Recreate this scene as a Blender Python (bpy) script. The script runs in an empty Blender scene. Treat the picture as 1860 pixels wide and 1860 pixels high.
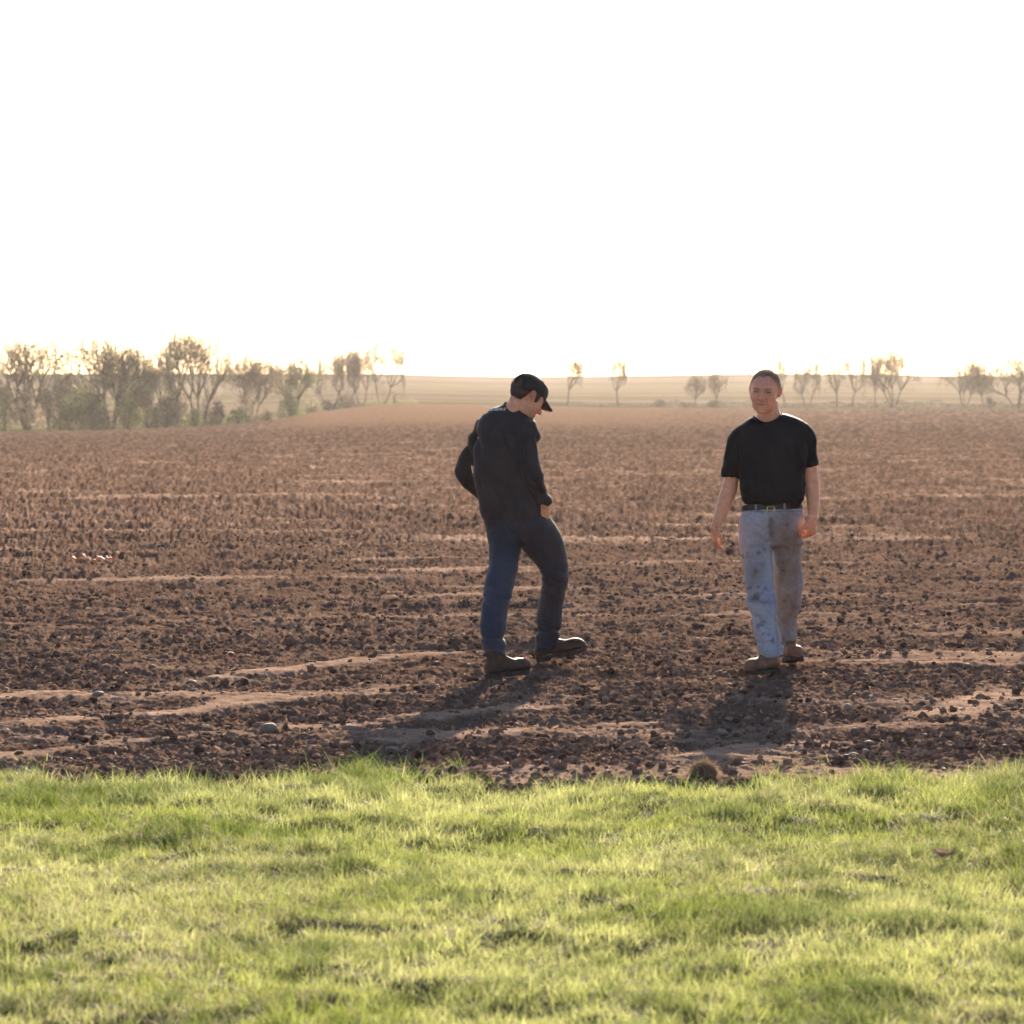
import bpy, bmesh, math, random
import numpy as np
from mathutils import Vector, Matrix
from mathutils.bvhtree import BVHTree

# ---------------------------------------------------------------- camera, light, exposure
sc = bpy.context.scene
COL = sc.collection
FPX, CX, Y0, H = 6587.5, 930.0, 720.0, 1.64      # pinhole of the photograph: focal length, principal column, horizon row, eye height
cam = bpy.data.objects.new("camera", bpy.data.cameras.new("camera"))
COL.objects.link(cam)
cam.data.sensor_width = 24.0; cam.data.sensor_height = 24.0; cam.data.lens = 85.0
cam.data.shift_y = -(930.0 - Y0) / 1860.0
cam.location = (0, 0, H); cam.rotation_euler = (math.radians(90), 0, 0)
cam.data.clip_start = 0.1; cam.data.clip_end = 9000
cam.data.dof.use_dof = True; cam.data.dof.focus_distance = 21.4; cam.data.dof.aperture_fstop = 5.2
sc.camera = cam
sc.render.resolution_x = sc.render.resolution_y = 1024

SUN_EL, SUN_AZ = math.radians(17.0), math.radians(6.6)      # azimuth: right of the view axis
w = bpy.data.worlds.new("World"); sc.world = w; w.use_nodes = True
nt = w.node_tree; nt.nodes.clear()
sky = nt.nodes.new("ShaderNodeTexSky"); sky.sky_type = 'NISHITA'; sky.sun_disc = False
sky.sun_elevation = SUN_EL; sky.sun_rotation = SUN_AZ
sky.air_density = 0.7; sky.dust_density = 0.8; sky.ozone_density = 1.0
bg = nt.nodes.new("ShaderNodeBackground"); bg.inputs[1].default_value = 0.062
wo = nt.nodes.new("ShaderNodeOutputWorld")
warm = nt.nodes.new("ShaderNodeVectorMath"); warm.operation = 'MULTIPLY'; warm.inputs[1].default_value = (1.05, 0.99, 0.99)
nt.links.new(sky.outputs[0], warm.inputs[0]); nt.links.new(warm.outputs[0], bg.inputs[0]); nt.links.new(bg.outputs[0], wo.inputs[0])
sl = bpy.data.lights.new("sun", 'SUN'); sl.energy = 5.0; sl.angle = math.radians(0.6); sl.color = (1.0, 0.83, 0.65)
sun = bpy.data.objects.new("sun", sl); COL.objects.link(sun)
sdir = Vector((math.sin(SUN_AZ) * math.cos(SUN_EL), math.cos(SUN_AZ) * math.cos(SUN_EL), math.sin(SUN_EL)))
sun.rotation_euler = sdir.to_track_quat('Z', 'Y').to_euler(); sun.location = (20, 60, 40)
sc.view_settings.view_transform = 'Standard'; sc.view_settings.look = 'None'
sc.view_settings.exposure = 1.95; sc.view_settings.gamma = 1.0
sc.render.engine = 'CYCLES'
sc.cycles.use_denoising = True
sc.cycles.max_bounces = 6; sc.cycles.transparent_max_bounces = 8; sc.cycles.volume_bounces = 0
sc.cycles.diffuse_bounces = 3; sc.cycles.glossy_bounces = 2; sc.cycles.transmission_bounces = 3
sc.cycles.sample_clamp_indirect = 6.0; sc.cycles.sample_clamp_direct = 30.0
sc.render.use_persistent_data = False

def W(px, py, D):
    "photograph pixel + distance -> world point"
    return np.array([(px - CX) / FPX * D, D, H - (py - Y0) / FPX * D])

# ---------------------------------------------------------------- helpers
def tag(o, label=None, cat=None, group=None, kind=None):
    if label: o["label"] = label
    if cat: o["category"] = cat
    if group: o["group"] = group
    if kind: o["kind"] = kind
    return o

def mesh_np(name, V, quads=None, tris=None, smooth=True):
    me = bpy.data.meshes.new(name)
    V = np.asarray(V, np.float32)
    q = np.zeros((0, 4), np.int32) if quads is None else np.asarray(quads, np.int32).reshape(-1, 4)
    t = np.zeros((0, 3), np.int32) if tris is None else np.asarray(tris, np.int32).reshape(-1, 3)
    me.vertices.add(len(V)); me.vertices.foreach_set("co", V.ravel())
    loops = np.concatenate([q.ravel(), t.ravel()])
    me.loops.add(len(loops)); me.loops.foreach_set("vertex_index", loops)
    n = len(q) + len(t)
    me.polygons.add(n)
    st = np.concatenate([np.arange(len(q)) * 4, len(q) * 4 + np.arange(len(t)) * 3]).astype(np.int32)
    me.polygons.foreach_set("loop_start", st)
    me.polygons.foreach_set("use_smooth", np.full(n, bool(smooth)))
    me.update(calc_edges=True)
    return me

def add_col(me, arr, name="paint"):
    a = me.attributes.new(name, 'FLOAT_COLOR', 'POINT')
    arr = np.asarray(arr, np.float32)
    if arr.shape[1] == 3: arr = np.concatenate([arr, np.ones((len(arr), 1), np.float32)], 1)
    a.data.foreach_set("color", arr.ravel())

def link(name, me, mat=None, parent=None, loc=None):
    o = bpy.data.objects.new(name, me); COL.objects.link(o)
    if mat is not None and len(me.materials) == 0: me.materials.append(mat)
    if parent is not None: o.parent = parent
    if loc is not None: o.location = loc
    return o

def hsh(ix, iy, iz, seed):
    h = (ix.astype(np.uint32) * np.uint32(374761393) + iy.astype(np.uint32) * np.uint32(668265263)
         + iz.astype(np.uint32) * np.uint32(2147483647 - 1234567) + np.uint32((seed * 974634777) & 0xffffffff))
    h = (h ^ (h >> np.uint32(13))) * np.uint32(1274126177)
    h = (h ^ (h >> np.uint32(15))) * np.uint32(2246822519)
    h = h ^ (h >> np.uint32(16))
    return h.astype(np.float32) / np.float32(4294967295.0)

def noise2(x, y, seed=0):
    x0 = np.floor(x); y0 = np.floor(y); fx = (x - x0).astype(np.float32); fy = (y - y0).astype(np.float32)
    ix = x0.astype(np.int64); iy = y0.astype(np.int64); z = np.zeros_like(ix)
    ux = fx * fx * (3 - 2 * fx); uy = fy * fy * (3 - 2 * fy)
    a = hsh(ix, iy, z, seed); b = hsh(ix + 1, iy, z, seed); c = hsh(ix, iy + 1, z, seed); d = hsh(ix + 1, iy + 1, z, seed)
    return (a + (b - a) * ux) * (1 - uy) + (c + (d - c) * ux) * uy

def fbm2(x, y, oct=4, seed=0, gain=0.5):
    s = 0; a = 1.0; t = 0
    for k in range(oct):
        s = s + a * noise2(x * 2 ** k + 17.3 * k, y * 2 ** k - 9.1 * k, seed + k); t += a; a *= gain
    return s / t

def noise3(P, seed=0):
    p0 = np.floor(P); f = (P - p0).astype(np.float32); i = p0.astype(np.int64); u = f * f * (3 - 2 * f)
    r = 0
    for dx in (0, 1):
        for dy in (0, 1):
            for dz in (0, 1):
                wgt = (u[:, 0] if dx else 1 - u[:, 0]) * (u[:, 1] if dy else 1 - u[:, 1]) * (u[:, 2] if dz else 1 - u[:, 2])
                r = r + wgt * hsh(i[:, 0] + dx, i[:, 1] + dy, i[:, 2] + dz, seed)
    return r

def fbm3(P, oct=3, seed=0):
    s = 0; a = 1.0; t = 0
    for k in range(oct):
        s = s + a * noise3(P * 2 ** k + 3.7 * k, seed + k); t += a; a *= 0.5
    return s / t

def sstep(a, b, x):
    t = np.clip((x - a) / (b - a), 0, 1); return t * t * (3 - 2 * t)

# ---------------------------------------------------------------- materials
def mat_new(name):
    m = bpy.data.materials.new(name); m.use_nodes = True
    n = m.node_tree; n.nodes.clear()
    out = n.nodes.new("ShaderNodeOutputMaterial")
    return m, n, out

def N(n, t, **kw):
    x = n.nodes.new(t)
    for k, v in kw.items():
        if k.startswith("i_"): x.inputs[int(k[2:])].default_value = v
        else: setattr(x, k, v)
    return x

def simple(name, col, rough=0.8, spec=0.3, noise=0.15, nscale=20.0, bump=0.0, bscale=200.0, attr=False, metal=0.0, trans=0.0, sss=0.0, sheen=0.0, coords="Object"):
    m, n, out = mat_new(name)
    p = n.nodes.new("ShaderNodeBsdfPrincipled")
    p.inputs["Roughness"].default_value = rough; p.inputs["Specular IOR Level"].default_value = spec
    p.inputs["Metallic"].default_value = metal
    tc = n.nodes.new("ShaderNodeTexCoord")
    nz = N(n, "ShaderNodeTexNoise"); nz.inputs["Scale"].default_value = nscale; nz.inputs["Detail"].default_value = 4
    n.links.new(tc.outputs[coords], nz.inputs["Vector"])
    mr = N(n, "ShaderNodeMapRange"); mr.inputs[1].default_value = 0.3; mr.inputs[2].default_value = 0.7
    mr.inputs[3].default_value = 1 - noise; mr.inputs[4].default_value = 1 + noise
    n.links.new(nz.outputs[0], mr.inputs[0])
    mx = N(n, "ShaderNodeVectorMath", operation='SCALE')
    if attr:
        at = N(n, "ShaderNodeAttribute", attribute_name="paint"); n.links.new(at.outputs["Color"], mx.inputs[0])
    else:
        mx.inputs[0].default_value = col[:3]
    n.links.new(mr.outputs[0], mx.inputs["Scale"])
    n.links.new(mx.outputs[0], p.inputs["Base Color"])
    if bump:
        b = N(n, "ShaderNodeBump"); b.inputs["Strength"].default_value = bump; b.inputs["Distance"].default_value = 0.004
        n2 = N(n, "ShaderNodeTexNoise"); n2.inputs["Scale"].default_value = bscale; n2.inputs["Detail"].default_value = 3
        n.links.new(tc.outputs[coords], n2.inputs["Vector"]); n.links.new(n2.outputs[0], b.inputs["Height"])
        n.links.new(b.outputs[0], p.inputs["Normal"])
    if sss:
        p.inputs["Subsurface Weight"].default_value = sss; p.inputs["Subsurface Radius"].default_value = (1.0, 0.28, 0.14)
        p.inputs["Subsurface Scale"].default_value = 0.012
    if sheen:
        p.inputs["Sheen Weight"].default_value = sheen; p.inputs["Sheen Roughness"].default_value = 0.4
    last = p
    if trans:
        tr = N(n, "ShaderNodeBsdfTranslucent"); n.links.new(mx.outputs[0], tr.inputs[0])
        ms = N(n, "ShaderNodeMixShader"); ms.inputs[0].default_value = trans
        n.links.new(p.outputs[0], ms.inputs[1]); n.links.new(tr.outputs[0], ms.inputs[2]); last = ms
    n.links.new(last.outputs[0], out.inputs[0])
    return m

M_soil = simple("soil", (0, 0, 0), rough=0.95, spec=0.0, noise=0.25, nscale=9, bump=0.6, bscale=60, attr=True)
M_clod = simple("soil_clod", (0, 0, 0), rough=0.95, spec=0.0, noise=0.3, nscale=25, bump=0.6, bscale=90, attr=True)
M_stone = simple("stone", (0, 0, 0), rough=0.75, spec=0.2, noise=0.2, nscale=30, bump=0.3, bscale=80, attr=True)
M_ground = simple("far_ground", (0, 0, 0), rough=0.95, spec=0.0, noise=0.12, nscale=0.2, attr=True)
M_turf = simple("turf_soil", (0.045, 0.04, 0.018), rough=1.0, spec=0.1, noise=0.3, nscale=8)
M_grass = simple("grass_blades", (0, 0, 0), rough=0.6, spec=0.15, noise=0.1, nscale=3, attr=True, trans=0.4)
M_straw = simple("straw", (0.30, 0.215, 0.14), rough=0.75, spec=0.12, noise=0.3, nscale=40, trans=0.25)
M_bark = simple("bark", (0.10, 0.078, 0.066), rough=0.9, spec=0.15, noise=0.25, nscale=3)
M_leaf = simple("spring_leaves", (0, 0, 0), rough=0.6, spec=0.2, noise=0.2, nscale=1.5, attr=True, trans=0.5)

# ---------------------------------------------------------------- terrain
EDGE_PX = [-900, 0, 200, 400, 480, 560, 650, 720, 900, 1100, 1860, 2800]
EDGE_PY = [786, 783, 780, 772, 765, 750, 738, 733, 735, 740, 742, 742]
EDGE_D = [300, 300, 300, 312, 322, 350, 385, 405, 415, 420, 420, 420]
RIDGE_PX = [-900, 0, 700, 860, 950, 1100, 1350, 1500, 1750, 1860, 2800]
RIDGE_PY = [679, 679, 679, 683, 684, 683, 679, 679, 683, 684, 686]
RIDGE_D = 1000.0
def edge(s):
    px = CX + s * FPX
    D = np.interp(px, EDGE_PX, EDGE_D); y = np.interp(px, EDGE_PX, EDGE_PY)
    return D, H - (y - Y0) / FPX * D
def terrain(x, D):
    x = np.asarray(x, float); D = np.asarray(D, float)
    s = x / np.maximum(D, 20.0)
    De, ze = edge(s)
    yr = np.interp(CX + s * FPX, RIDGE_PX, RIDGE_PY); zr = H - (yr - Y0) / FPX * RIDGE_D
    t = np.clip((D - 60) / (De - 60), 0, 1)
    z1 = ze * (t * t * (1.6 - 0.6 * t))
    u = np.clip((D - De) / (RIDGE_D - De), 0, 1)
    z2 = ze + (zr - ze) * (0.75 * u + 0.25 * u * u)
    z = np.where(D < De, z1, z2)
    return np.where(D > RIDGE_D, zr - (D - RIDGE_D) * 0.004, z)

def grass_edge(x, D):
    "signed: >0 inside the lawn (towards the camera)"
    px = CX + x / np.maximum(D, 1.0) * FPX
    e = np.interp(px, [-600, 0, 100, 220, 420, 520, 620, 850, 960, 1200, 1340, 1450, 1600, 1860, 2400],
                  [15.5, 15.7, 15.55, 15.05, 14.95, 15.4, 15.6, 15.45, 15.15, 15.1, 14.9, 15.25, 15.5, 15.6, 15.5])
    e = e + (fbm2(x * 2.6, D * 2.0, 4, 77, 0.6) - 0.5) * 1.1
    return e - D

def grid_faces(nr, nc):
    i = np.arange((nr - 1) * nc).reshape(nr - 1, nc)[:, :-1].ravel()
    return np.stack([i, i + 1, i + 1 + nc, i + nc], 1)

# tracks: smooth wheel bands crossing the rough tilth (x0,D0,x1,D1,half width)
TRACKS = [(-3.2, 17.0, -0.6, 20.8, 0.16), (-2.9, 16.0, 0.2, 19.6, 0.13), (-3.6, 18.6, -0.3, 23.5, 0.13), (0.9, 16.2, 1.5, 17.6, 0.35), (-0.9, 17.2, 0.9, 18.7, 0.12),
          (2.0, 18.2, 2.9, 20.6, 0.22)]
def smoothness(x, D):
    m = np.zeros_like(x)
    wob = (fbm2(x * 1.3, D * 1.3, 2, 5) - 0.5) * 0.35
    for (xa, da, xb, db, hw) in TRACKS:
        vx, vd = xb - xa, db - da; L = math.hypot(vx, vd)
        u = ((x - xa) * vx + (D - da) * vd) / L; v = np.abs(-(x - xa) * vd + (D - da) * vx) / L + wob * 0.6
        m = np.maximum(m, (1 - sstep(hw * 0.6, hw * 1.5, v)) * sstep(-0.4, 0.4, u) * (1 - sstep(L - 0.4, L + 0.4, u)))
    m = m * (0.25 + 0.75 * sstep(0.36, 0.56, fbm2(x * 2.1, D * 2.1, 3, 6)))
    patch = sstep(0.57, 0.76, fbm2(x * 0.30 + 3, D * 0.95, 4, 9, 0.6))
    return np.clip(np.maximum(m * 0.95, patch * 0.8), 0, 1)

def clods(x, y, cell, seed, rmin, rmax, prob):
    "height of half buried lumps scattered on a jittered grid"
    gx = np.floor(x / cell).astype(np.int64); gy = np.floor(y / cell).astype(np.int64); z = np.zeros_like(gx)
    hgt = np.zeros(x.shape, np.float32)
    for ox in (-1, 0, 1):
        for oy in (-1, 0, 1):
            cx = gx + ox; cy = gy + oy
            px = (cx + hsh(cx, cy, z, seed)) * cell; py = (cy + hsh(cx, cy, z, seed + 1)) * cell
            q = hsh(cx, cy, z, seed + 2)
            r = np.where(hsh(cx, cy, z, seed + 3) < prob, rmin + (rmax - rmin) * q * q, 1e-4)
            ex = 0.7 + 0.8 * hsh(cx, cy, z, seed + 4)
            d2 = ((x - px) / ex) ** 2 + ((y - py) * ex) ** 2
            hgt = np.maximum(hgt, np.sqrt(np.maximum(r * r - d2, 0)).astype(np.float32) * 0.85)
    return hgt

def soil_height(x, D):
    x = x.astype(np.float64); D = D.astype(np.float64)
    sm = smoothness(x, D)
    rough = 1 - 0.85 * sm
    wx = x + (noise2(x * 9, D * 9, 301) - 0.5) * 0.07; wy = D + (noise2(x * 9, D * 9, 302) - 0.5) * 0.07
    far = sstep(24, 70, D)
    h = (fbm2(x * 0.35, D * 1.1, 3, 11) - 0.5) * (0.055 + 0.12 * far)          # tillage undulation, ridges across the view
    h = h + (fbm2(x * 0.9 + 5, D * 2.6, 3, 14) - 0.5) * (0.035 + 0.06 * far) * rough
    h = h + (fbm2(x * 6, D * 7, 4, 21, 0.65) - 0.5) * 0.066 * rough
    h = h + (fbm2(x * 30, D * 30, 3, 31, 0.75) - 0.5) * 0.042 * (rough + 0.12)
    c1 = clods(wx, wy, 0.16, 41, 0.010, 0.045, 0.2) * sstep(0.35, 0.6, fbm2(x * 1.3, D * 2.2, 2, 43)); c2 = clods(wx, wy, 0.05, 51, 0.004, 0.017, 0.9)
    h = h + (c1 * 0.55 + c2 * 0.75) * (0.5 + noise2(x * 40, D * 40, 39)) * rough
    h = h - 0.025 * rough
    sp = D * D / (H * FPX); s_ = x / D; rowc = H * FPX / D          # coarser tilth where the ground is seen from farther away
    amp = np.minimum(sp * 0.65, 0.11) * sstep(22, 45, D) * (rough * 0.7 + 0.3)
    h = h + amp * (0.42 * (noise2(s_ * FPX / 3.2, rowc / 1.7, 71) - 0.5) + 0.55 * (noise2(s_ * FPX / 8.0, rowc / 3.4, 72) - 0.5))
    ridge = sstep(0.56, 0.68, fbm2(x * 0.45 + 9, D * 0.9, 3, 73)) * np.where(D > 21, 1.0, 0.25) * (1 - sstep(60, 120, D))
    h = h + 0.022 * ridge * (0.4 + 0.6 * rough)
    return h, sm, c1, c2

def soil_colour(x, D, sm, lump, h):
    n = fbm2(x * 2.2, D * 2.2, 3, 61); n2 = noise2(x * 30, D * 30, 65)
    dry = np.array([0.34, 0.235, 0.168]); damp = np.array([0.060, 0.037, 0.027]); mid = np.array([0.138, 0.088, 0.063])
    k = np.clip(sm * 0.9 + (n - 0.5) * 0.9 + (n2 - 0.5) * 0.5, 0, 1)[:, None]
    l = np.clip(lump * 22 + (n2 - 0.5) * 0.8, 0, 1)[:, None]
    c = mid * (1 - k) + dry * k
    c = c * (1 - 0.4 * l) + damp * 0.4 * l
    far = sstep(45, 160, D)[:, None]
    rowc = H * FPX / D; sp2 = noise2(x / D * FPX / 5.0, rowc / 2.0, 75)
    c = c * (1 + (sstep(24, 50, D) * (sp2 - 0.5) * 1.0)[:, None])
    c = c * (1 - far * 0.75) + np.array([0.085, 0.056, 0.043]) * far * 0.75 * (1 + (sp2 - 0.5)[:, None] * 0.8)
    s = x / D
    pale = (sstep(-0.075, -0.05, s) * (1 - sstep(-0.01, 0.12, s)) * sstep(150, 230, D))[:, None]
    c = c * (1 - pale) + np.array([0.17, 0.108, 0.072]) * pale
    return c

def build_soil():
    rows = [14.0]
    while rows[-1] < 430: rows.append(rows[-1] + max(0.012, rows[-1] ** 2 / (H * FPX) * (0.55 if rows[-1] < 60 else 0.8)))
    D = np.array(rows); smax = 0.205
    nc = 1650
    s = np.linspace(-smax, smax, nc)
    S, DD = np.meshgrid(s, D)
    De, _ = edge(S[0])
    DD = np.minimum(DD, De[None, :] + 0.0)                   # the field stops at its far edge
    keep = np.argmax(D > De.max()) + 1
    S = S[:keep]; DD = DD[:keep]
    x = (S * np.maximum(DD, 24.0)).ravel(); d = DD.ravel()
    h, sm, c1, c2 = soil_height(x, d)
    g = grass_edge(x, d)
    h = h - 0.10 * sstep(0.05, 0.5, g)
    base = terrain(x, d)
    z = base + h * np.where(d > 150, 1 - 0.6 * sstep(150, 400, d), 1)
    me = mesh_np("ploughed_field", np.stack([x, d, z], 1), grid_faces(keep, nc))
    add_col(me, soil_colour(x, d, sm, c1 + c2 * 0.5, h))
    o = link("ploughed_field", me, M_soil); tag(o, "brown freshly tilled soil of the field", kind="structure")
    return o
soil = build_soil()

def build_ground():
    D = np.concatenate([np.array([-60, -20, 0.0, 4, 8, 12, 16, 20, 26, 34, 44, 60]), np.linspace(80, 290, 16), np.linspace(296, 1000, 130), np.linspace(1030, 3500, 20)])
    s = np.linspace(-0.55, 0.55, 420)
    S, DD = np.meshgrid(s, D)
    x = (S * np.maximum(DD, 60)).ravel(); d = DD.ravel()
    z = terrain(x, d)
    De, _ = edge(x / np.maximum(d, 20))
    sp = (np.abs(x) < 0.203 * np.maximum(d, 24.0)) | ((np.abs(x) < 8.8) & (d < 17.5) & (d > 3.5))
    z = z - np.where(sp, 0.35 * (1 - sstep(De - 8, De - 1, d)), 0.02) + np.where(d > De, 0.02, 0)
    n = fbm2(x * 0.02, d * 0.06, 3, 90); n3 = fbm2(x * 0.006, d * 0.05, 3, 93)
    straw = np.array([0.155, 0.12, 0.08]); green = np.array([0.08, 0.085, 0.037]); dark = np.array([0.045, 0.038, 0.03]); soilc = np.array([0.12, 0.07, 0.047]); tan = np.array([0.17, 0.125, 0.09])
    c = straw * (1 - n[:, None] * 0.5) + tan * n[:, None] * 0.5
    def band(a, b, col, k, wig=12):
        nonlocal c
        dd = d + (n3 - 0.5) * wig
        m = (sstep(a - 4, a + 4, dd) * (1 - sstep(b - 4, b + 4, dd)) * k)[:, None]; c = c * (1 - m) + col * m
    
    rel = d - De
    m = ((rel > -3) & (rel < 26 + 14 * (n3 - 0.5)))[:, None]; c = np.where(m, green * 1.15 * (0.8 + 0.5 * n[:, None]), c)
    band(452, 468, dark, 0.6); band(500, 525, green, 0.7); band(535, 543, dark, 0.9); band(585, 594, dark, 0.75); band(640, 690, green * 1.5, 0.5); band(760, 800, dark * 1.6, 0.4); band(930, 1010, green, 0.75)
    c = np.where((rel <= -3)[:, None], soilc, c); c = np.where((d < 15.5)[:, None], green, c)
    me = mesh_np("ground", np.stack([x, d, z], 1), grid_faces(len(D), len(s)))
    add_col(me, c)
    tag(link("ground", me, M_ground), "straw coloured farmland rising to a low ridge", kind="structure")
build_ground()

def lawn_h(x, D):
    return 0.015 + (fbm2(x * 0.9, D * 0.9, 2, 101) - 0.5) * 0.10 + (fbm2(x * 4, D * 4, 3, 103) - 0.5) * 0.07

def build_lawn():
    D = np.linspace(3.0, 17.2, 420); X = np.linspace(-9, 9, 500)
    XX, DD = np.meshgrid(X, D); x = XX.ravel(); d = DD.ravel()
    g = grass_edge(x, d)
    z = lawn_h(x, d) - 0.16 * sstep(0.12, -0.5, g) * 1.0
    z = np.where(g < -0.1, z - 0.05, z)
    me = mesh_np("lawn", np.stack([x, d, z], 1), grid_faces(len(D), len(X)))
    tag(link("lawn", me, M_turf), "turf ground under the short grass", kind="structure")
build_lawn()

def blades(name, x, D, z, hgt, wid, lean, colr, mat, rng, segs=3):
    n = len(x)
    ang = rng.uniform(0, 2 * np.pi, n); fx, fy = np.cos(ang), np.sin(ang)
    la = rng.uniform(0, 2 * np.pi, n)
    lx = np.cos(la) * lean; ly = np.sin(la) * lean
    rows = []
    for k in range(segs + 1):
        t = k / segs
        cx = x + lx * hgt * t ** 1.7; cy = D + ly * hgt * t ** 1.7
        cz = z + hgt * t * np.sqrt(np.clip(1 - (lean * 0.6 * t) ** 2, 0.1, 1))
        ww = wid * (1 - t ** 1.8) * 0.5
        if k < segs:
            rows += [np.stack([cx - fx * ww, cy - fy * ww, cz], 1), np.stack([cx + fx * ww, cy + fy * ww, cz], 1)]
        else: rows.append(np.stack([cx, cy, cz], 1))
    nv = 2 * segs + 1
    V = np.stack(rows, 1).reshape(-1, 3)
    b = (np.arange(n) * nv)[:, None]
    Q = np.concatenate([b + np.array([[2 * k, 2 * k + 1, 2 * k + 3, 2 * k + 2]]) for k in range(segs - 1)], 0) if segs > 1 else None
    T = b + np.array([[2 * segs - 2, 2 * segs - 1, 2 * segs]])
    me = mesh_np(name, V, Q, T)
    tcol = np.repeat(colr, nv, 0)
    add_col(me, tcol)
    return link(name, me, mat)

def build_grass():
    rng = np.random.default_rng(4)
    n = 800000
    d = np.sqrt(rng.uniform(7.6 ** 2, 16.6 ** 2, n)); s = rng.uniform(-0.20, 0.20, n); x = s * d
    n2 = 330000; d2 = rng.uniform(7.0, 16.6, n2); x2 = (0.19 * d2 + (5.6 - 0.19 * d2) * rng.uniform(0, 1, n2)) * rng.choice([-1, 1], n2)
    x = np.concatenate([x, x2]); d = np.concatenate([d, d2]); n = len(x)
    g = grass_edge(x, d)
    clump = fbm2(x * 3.2, d * 3.2, 3, 111); tuft = fbm2(x * 0.9 + 40, d * 0.9, 3, 115)
    pr = np.where(g > 0, np.clip(0.35 + g * 2.5, 0, 1), np.exp(g * 5) * 0.45 * (noise2(x * 5, d * 5, 8) > 0.62))
    pr = pr * (0.75 + 0.25 * sstep(0.30, 0.5, clump)) * (0.45 + 0.55 * sstep(0.2, 0.5, noise2(x * 11, d * 11, 113)))
    k = rng.uniform(0, 1, n) < pr
    x, d, g, clump, tuft = x[k], d[k], g[k], clump[k], tuft[k]; n = len(x)
    dark = np.clip(sstep(0.56, 0.66, clump) * sstep(0.40, 0.55, tuft) + 0.8 * sstep(0.60, 0.70, fbm2(x * 7, d * 7, 2, 118)), 0, 1)
    fine = noise2(x * 15, d * 15, 117)
    hgt = (0.015 + 0.042 * rng.uniform(0, 1, n) ** 2.0) * (0.30 + 0.5 * clump + 1.25 * fine ** 1.6) + dark * 0.022 * rng.uniform(0.2, 1, n)
    hgt *= np.where(np.abs(g) < 0.25, 1.25, 1.0)
    pale = np.array([0.53, 0.55, 0.22]); green = np.array([0.27, 0.33, 0.055]); deep = np.array([0.055, 0.11, 0.015]); straw = np.array([0.46, 0.38, 0.26])
    u = rng.uniform(0, 1, n)[:, None]; q = np.clip(fbm2(x * 1.6, d * 1.6, 3, 119)[:, None] * 1.7 - 0.25 + (u - 0.5) * 0.7, 0, 1)
    c = green * (1 - q) + pale * q
    c = c * (1 - dark[:, None] * 0.6) + deep * dark[:, None] * 0.6
    c = c * (0.45 + 0.85 * rng.uniform(0, 1, n)[:, None])
    st = (rng.uniform(0, 1, n) < 0.03 + 0.18 * sstep(0.5, 0.66, fbm2(x * 1.1, d * 1.1, 3, 123)))
    c[st] = straw * rng.uniform(0.7, 1.15, (st.sum(), 1))
    lean = np.where(st, rng.uniform(0.6, 1.5, n), rng.uniform(0.1, 1.2, n))
    z = np.where(g > 0, lawn_h(x, d), -0.02) - 0.004
    o = blades("grass", x, d, z, hgt, rng.uniform(0.0018, 0.0034, n), lean, c, M_grass, rng)
    tag(o, "short pale green sunlit grass in the foreground", "grass", kind="stuff")
    # the longer ragged fringe where the lawn meets the tilled soil
    n = 22000
    x = rng.uniform(-4.6, 4.6, n); d = rng.uniform(14.4, 16.4, n); g = grass_edge(x, d)
    k = (np.abs(g + 0.10) < 0.22 + 0.25 * (noise2(x * 3, d * 2, 131) > 0.6)) & (rng.uniform(0, 1, n) < 0.06 + 0.9 * (noise2(x * 4.5, d * 4.5, 133) > 0.66)); x, d, g = x[k], d[k], g[k]; n = len(x)
    tall = noise2(x * 4.5, d * 4.5, 133)
    hgt = rng.uniform(0.04, 0.10, n) + 0.08 * sstep(0.6, 0.9, tall) * rng.uniform(0, 1, n) ** 2
    u = rng.uniform(0, 1, n)[:, None]
    c = np.array([0.09, 0.17, 0.02]) * (1 - u) + np.array([0.30, 0.34, 0.10]) * u
    o = blades("grass_fringe", x, d, np.where(g > 0, lawn_h(x, d), -0.03), hgt, rng.uniform(0.003, 0.006, n), rng.uniform(0.2, 1.1, n), c, M_grass, rng, 4)
    tag(o, "longer ragged grass along the edge of the tilled soil", "grass", kind="stuff")
build_grass()

def lumps(name, pts, siz, colr, mat, rng, flat=0.75, sub=2, rough=0.35, smooth=False):
    bm = bmesh.new(); bmesh.ops.create_icosphere(bm, subdivisions=sub, radius=1.0)
    bv = np.array([v.co[:] for v in bm.verts]); bf = np.array([[v.index for v in f.verts] for f in bm.faces]); bm.free()
    n = len(pts); nv = len(bv)
    protos = []
    for k in range(24):
        r = 1 + (fbm3(bv * 1.3 + k * 7.1, 3, 200 + k) - 0.5) * 2 * rough
        p = bv * r[:, None] * np.array([rng.uniform(0.8, 1.3), rng.uniform(0.8, 1.2), flat * rng.uniform(0.8, 1.2)]); protos.append(p)
    protos = np.array(protos)[rng.integers(0, 24, n)]
    a = rng.uniform(0, 2 * np.pi, n)
    ca, sa = np.cos(a)[:, None], np.sin(a)[:, None]
    X = protos[:, :, 0] * ca - protos[:, :, 1] * sa; Y = protos[:, :, 0] * sa + protos[:, :, 1] * ca
    V = np.stack([X, Y, protos[:, :, 2]], 2) * siz[:, None, None] + pts[:, None, :]
    T = (np.arange(n) * nv)[:, None, None] + bf[None]
    me = mesh_np(name, V.reshape(-1, 3), None, T.reshape(-1, 3), smooth=smooth)
    add_col(me, np.repeat(colr, nv, 0))
    return link(name, me, mat)

def ground_z(x, d):
    x = np.atleast_1d(np.asarray(x, float)); d = np.atleast_1d(np.asarray(d, float))
    h = soil_height(x, d)[0] - 0.10 * sstep(0.05, 0.5, grass_edge(x, d))
    return terrain(x, d) + h

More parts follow.
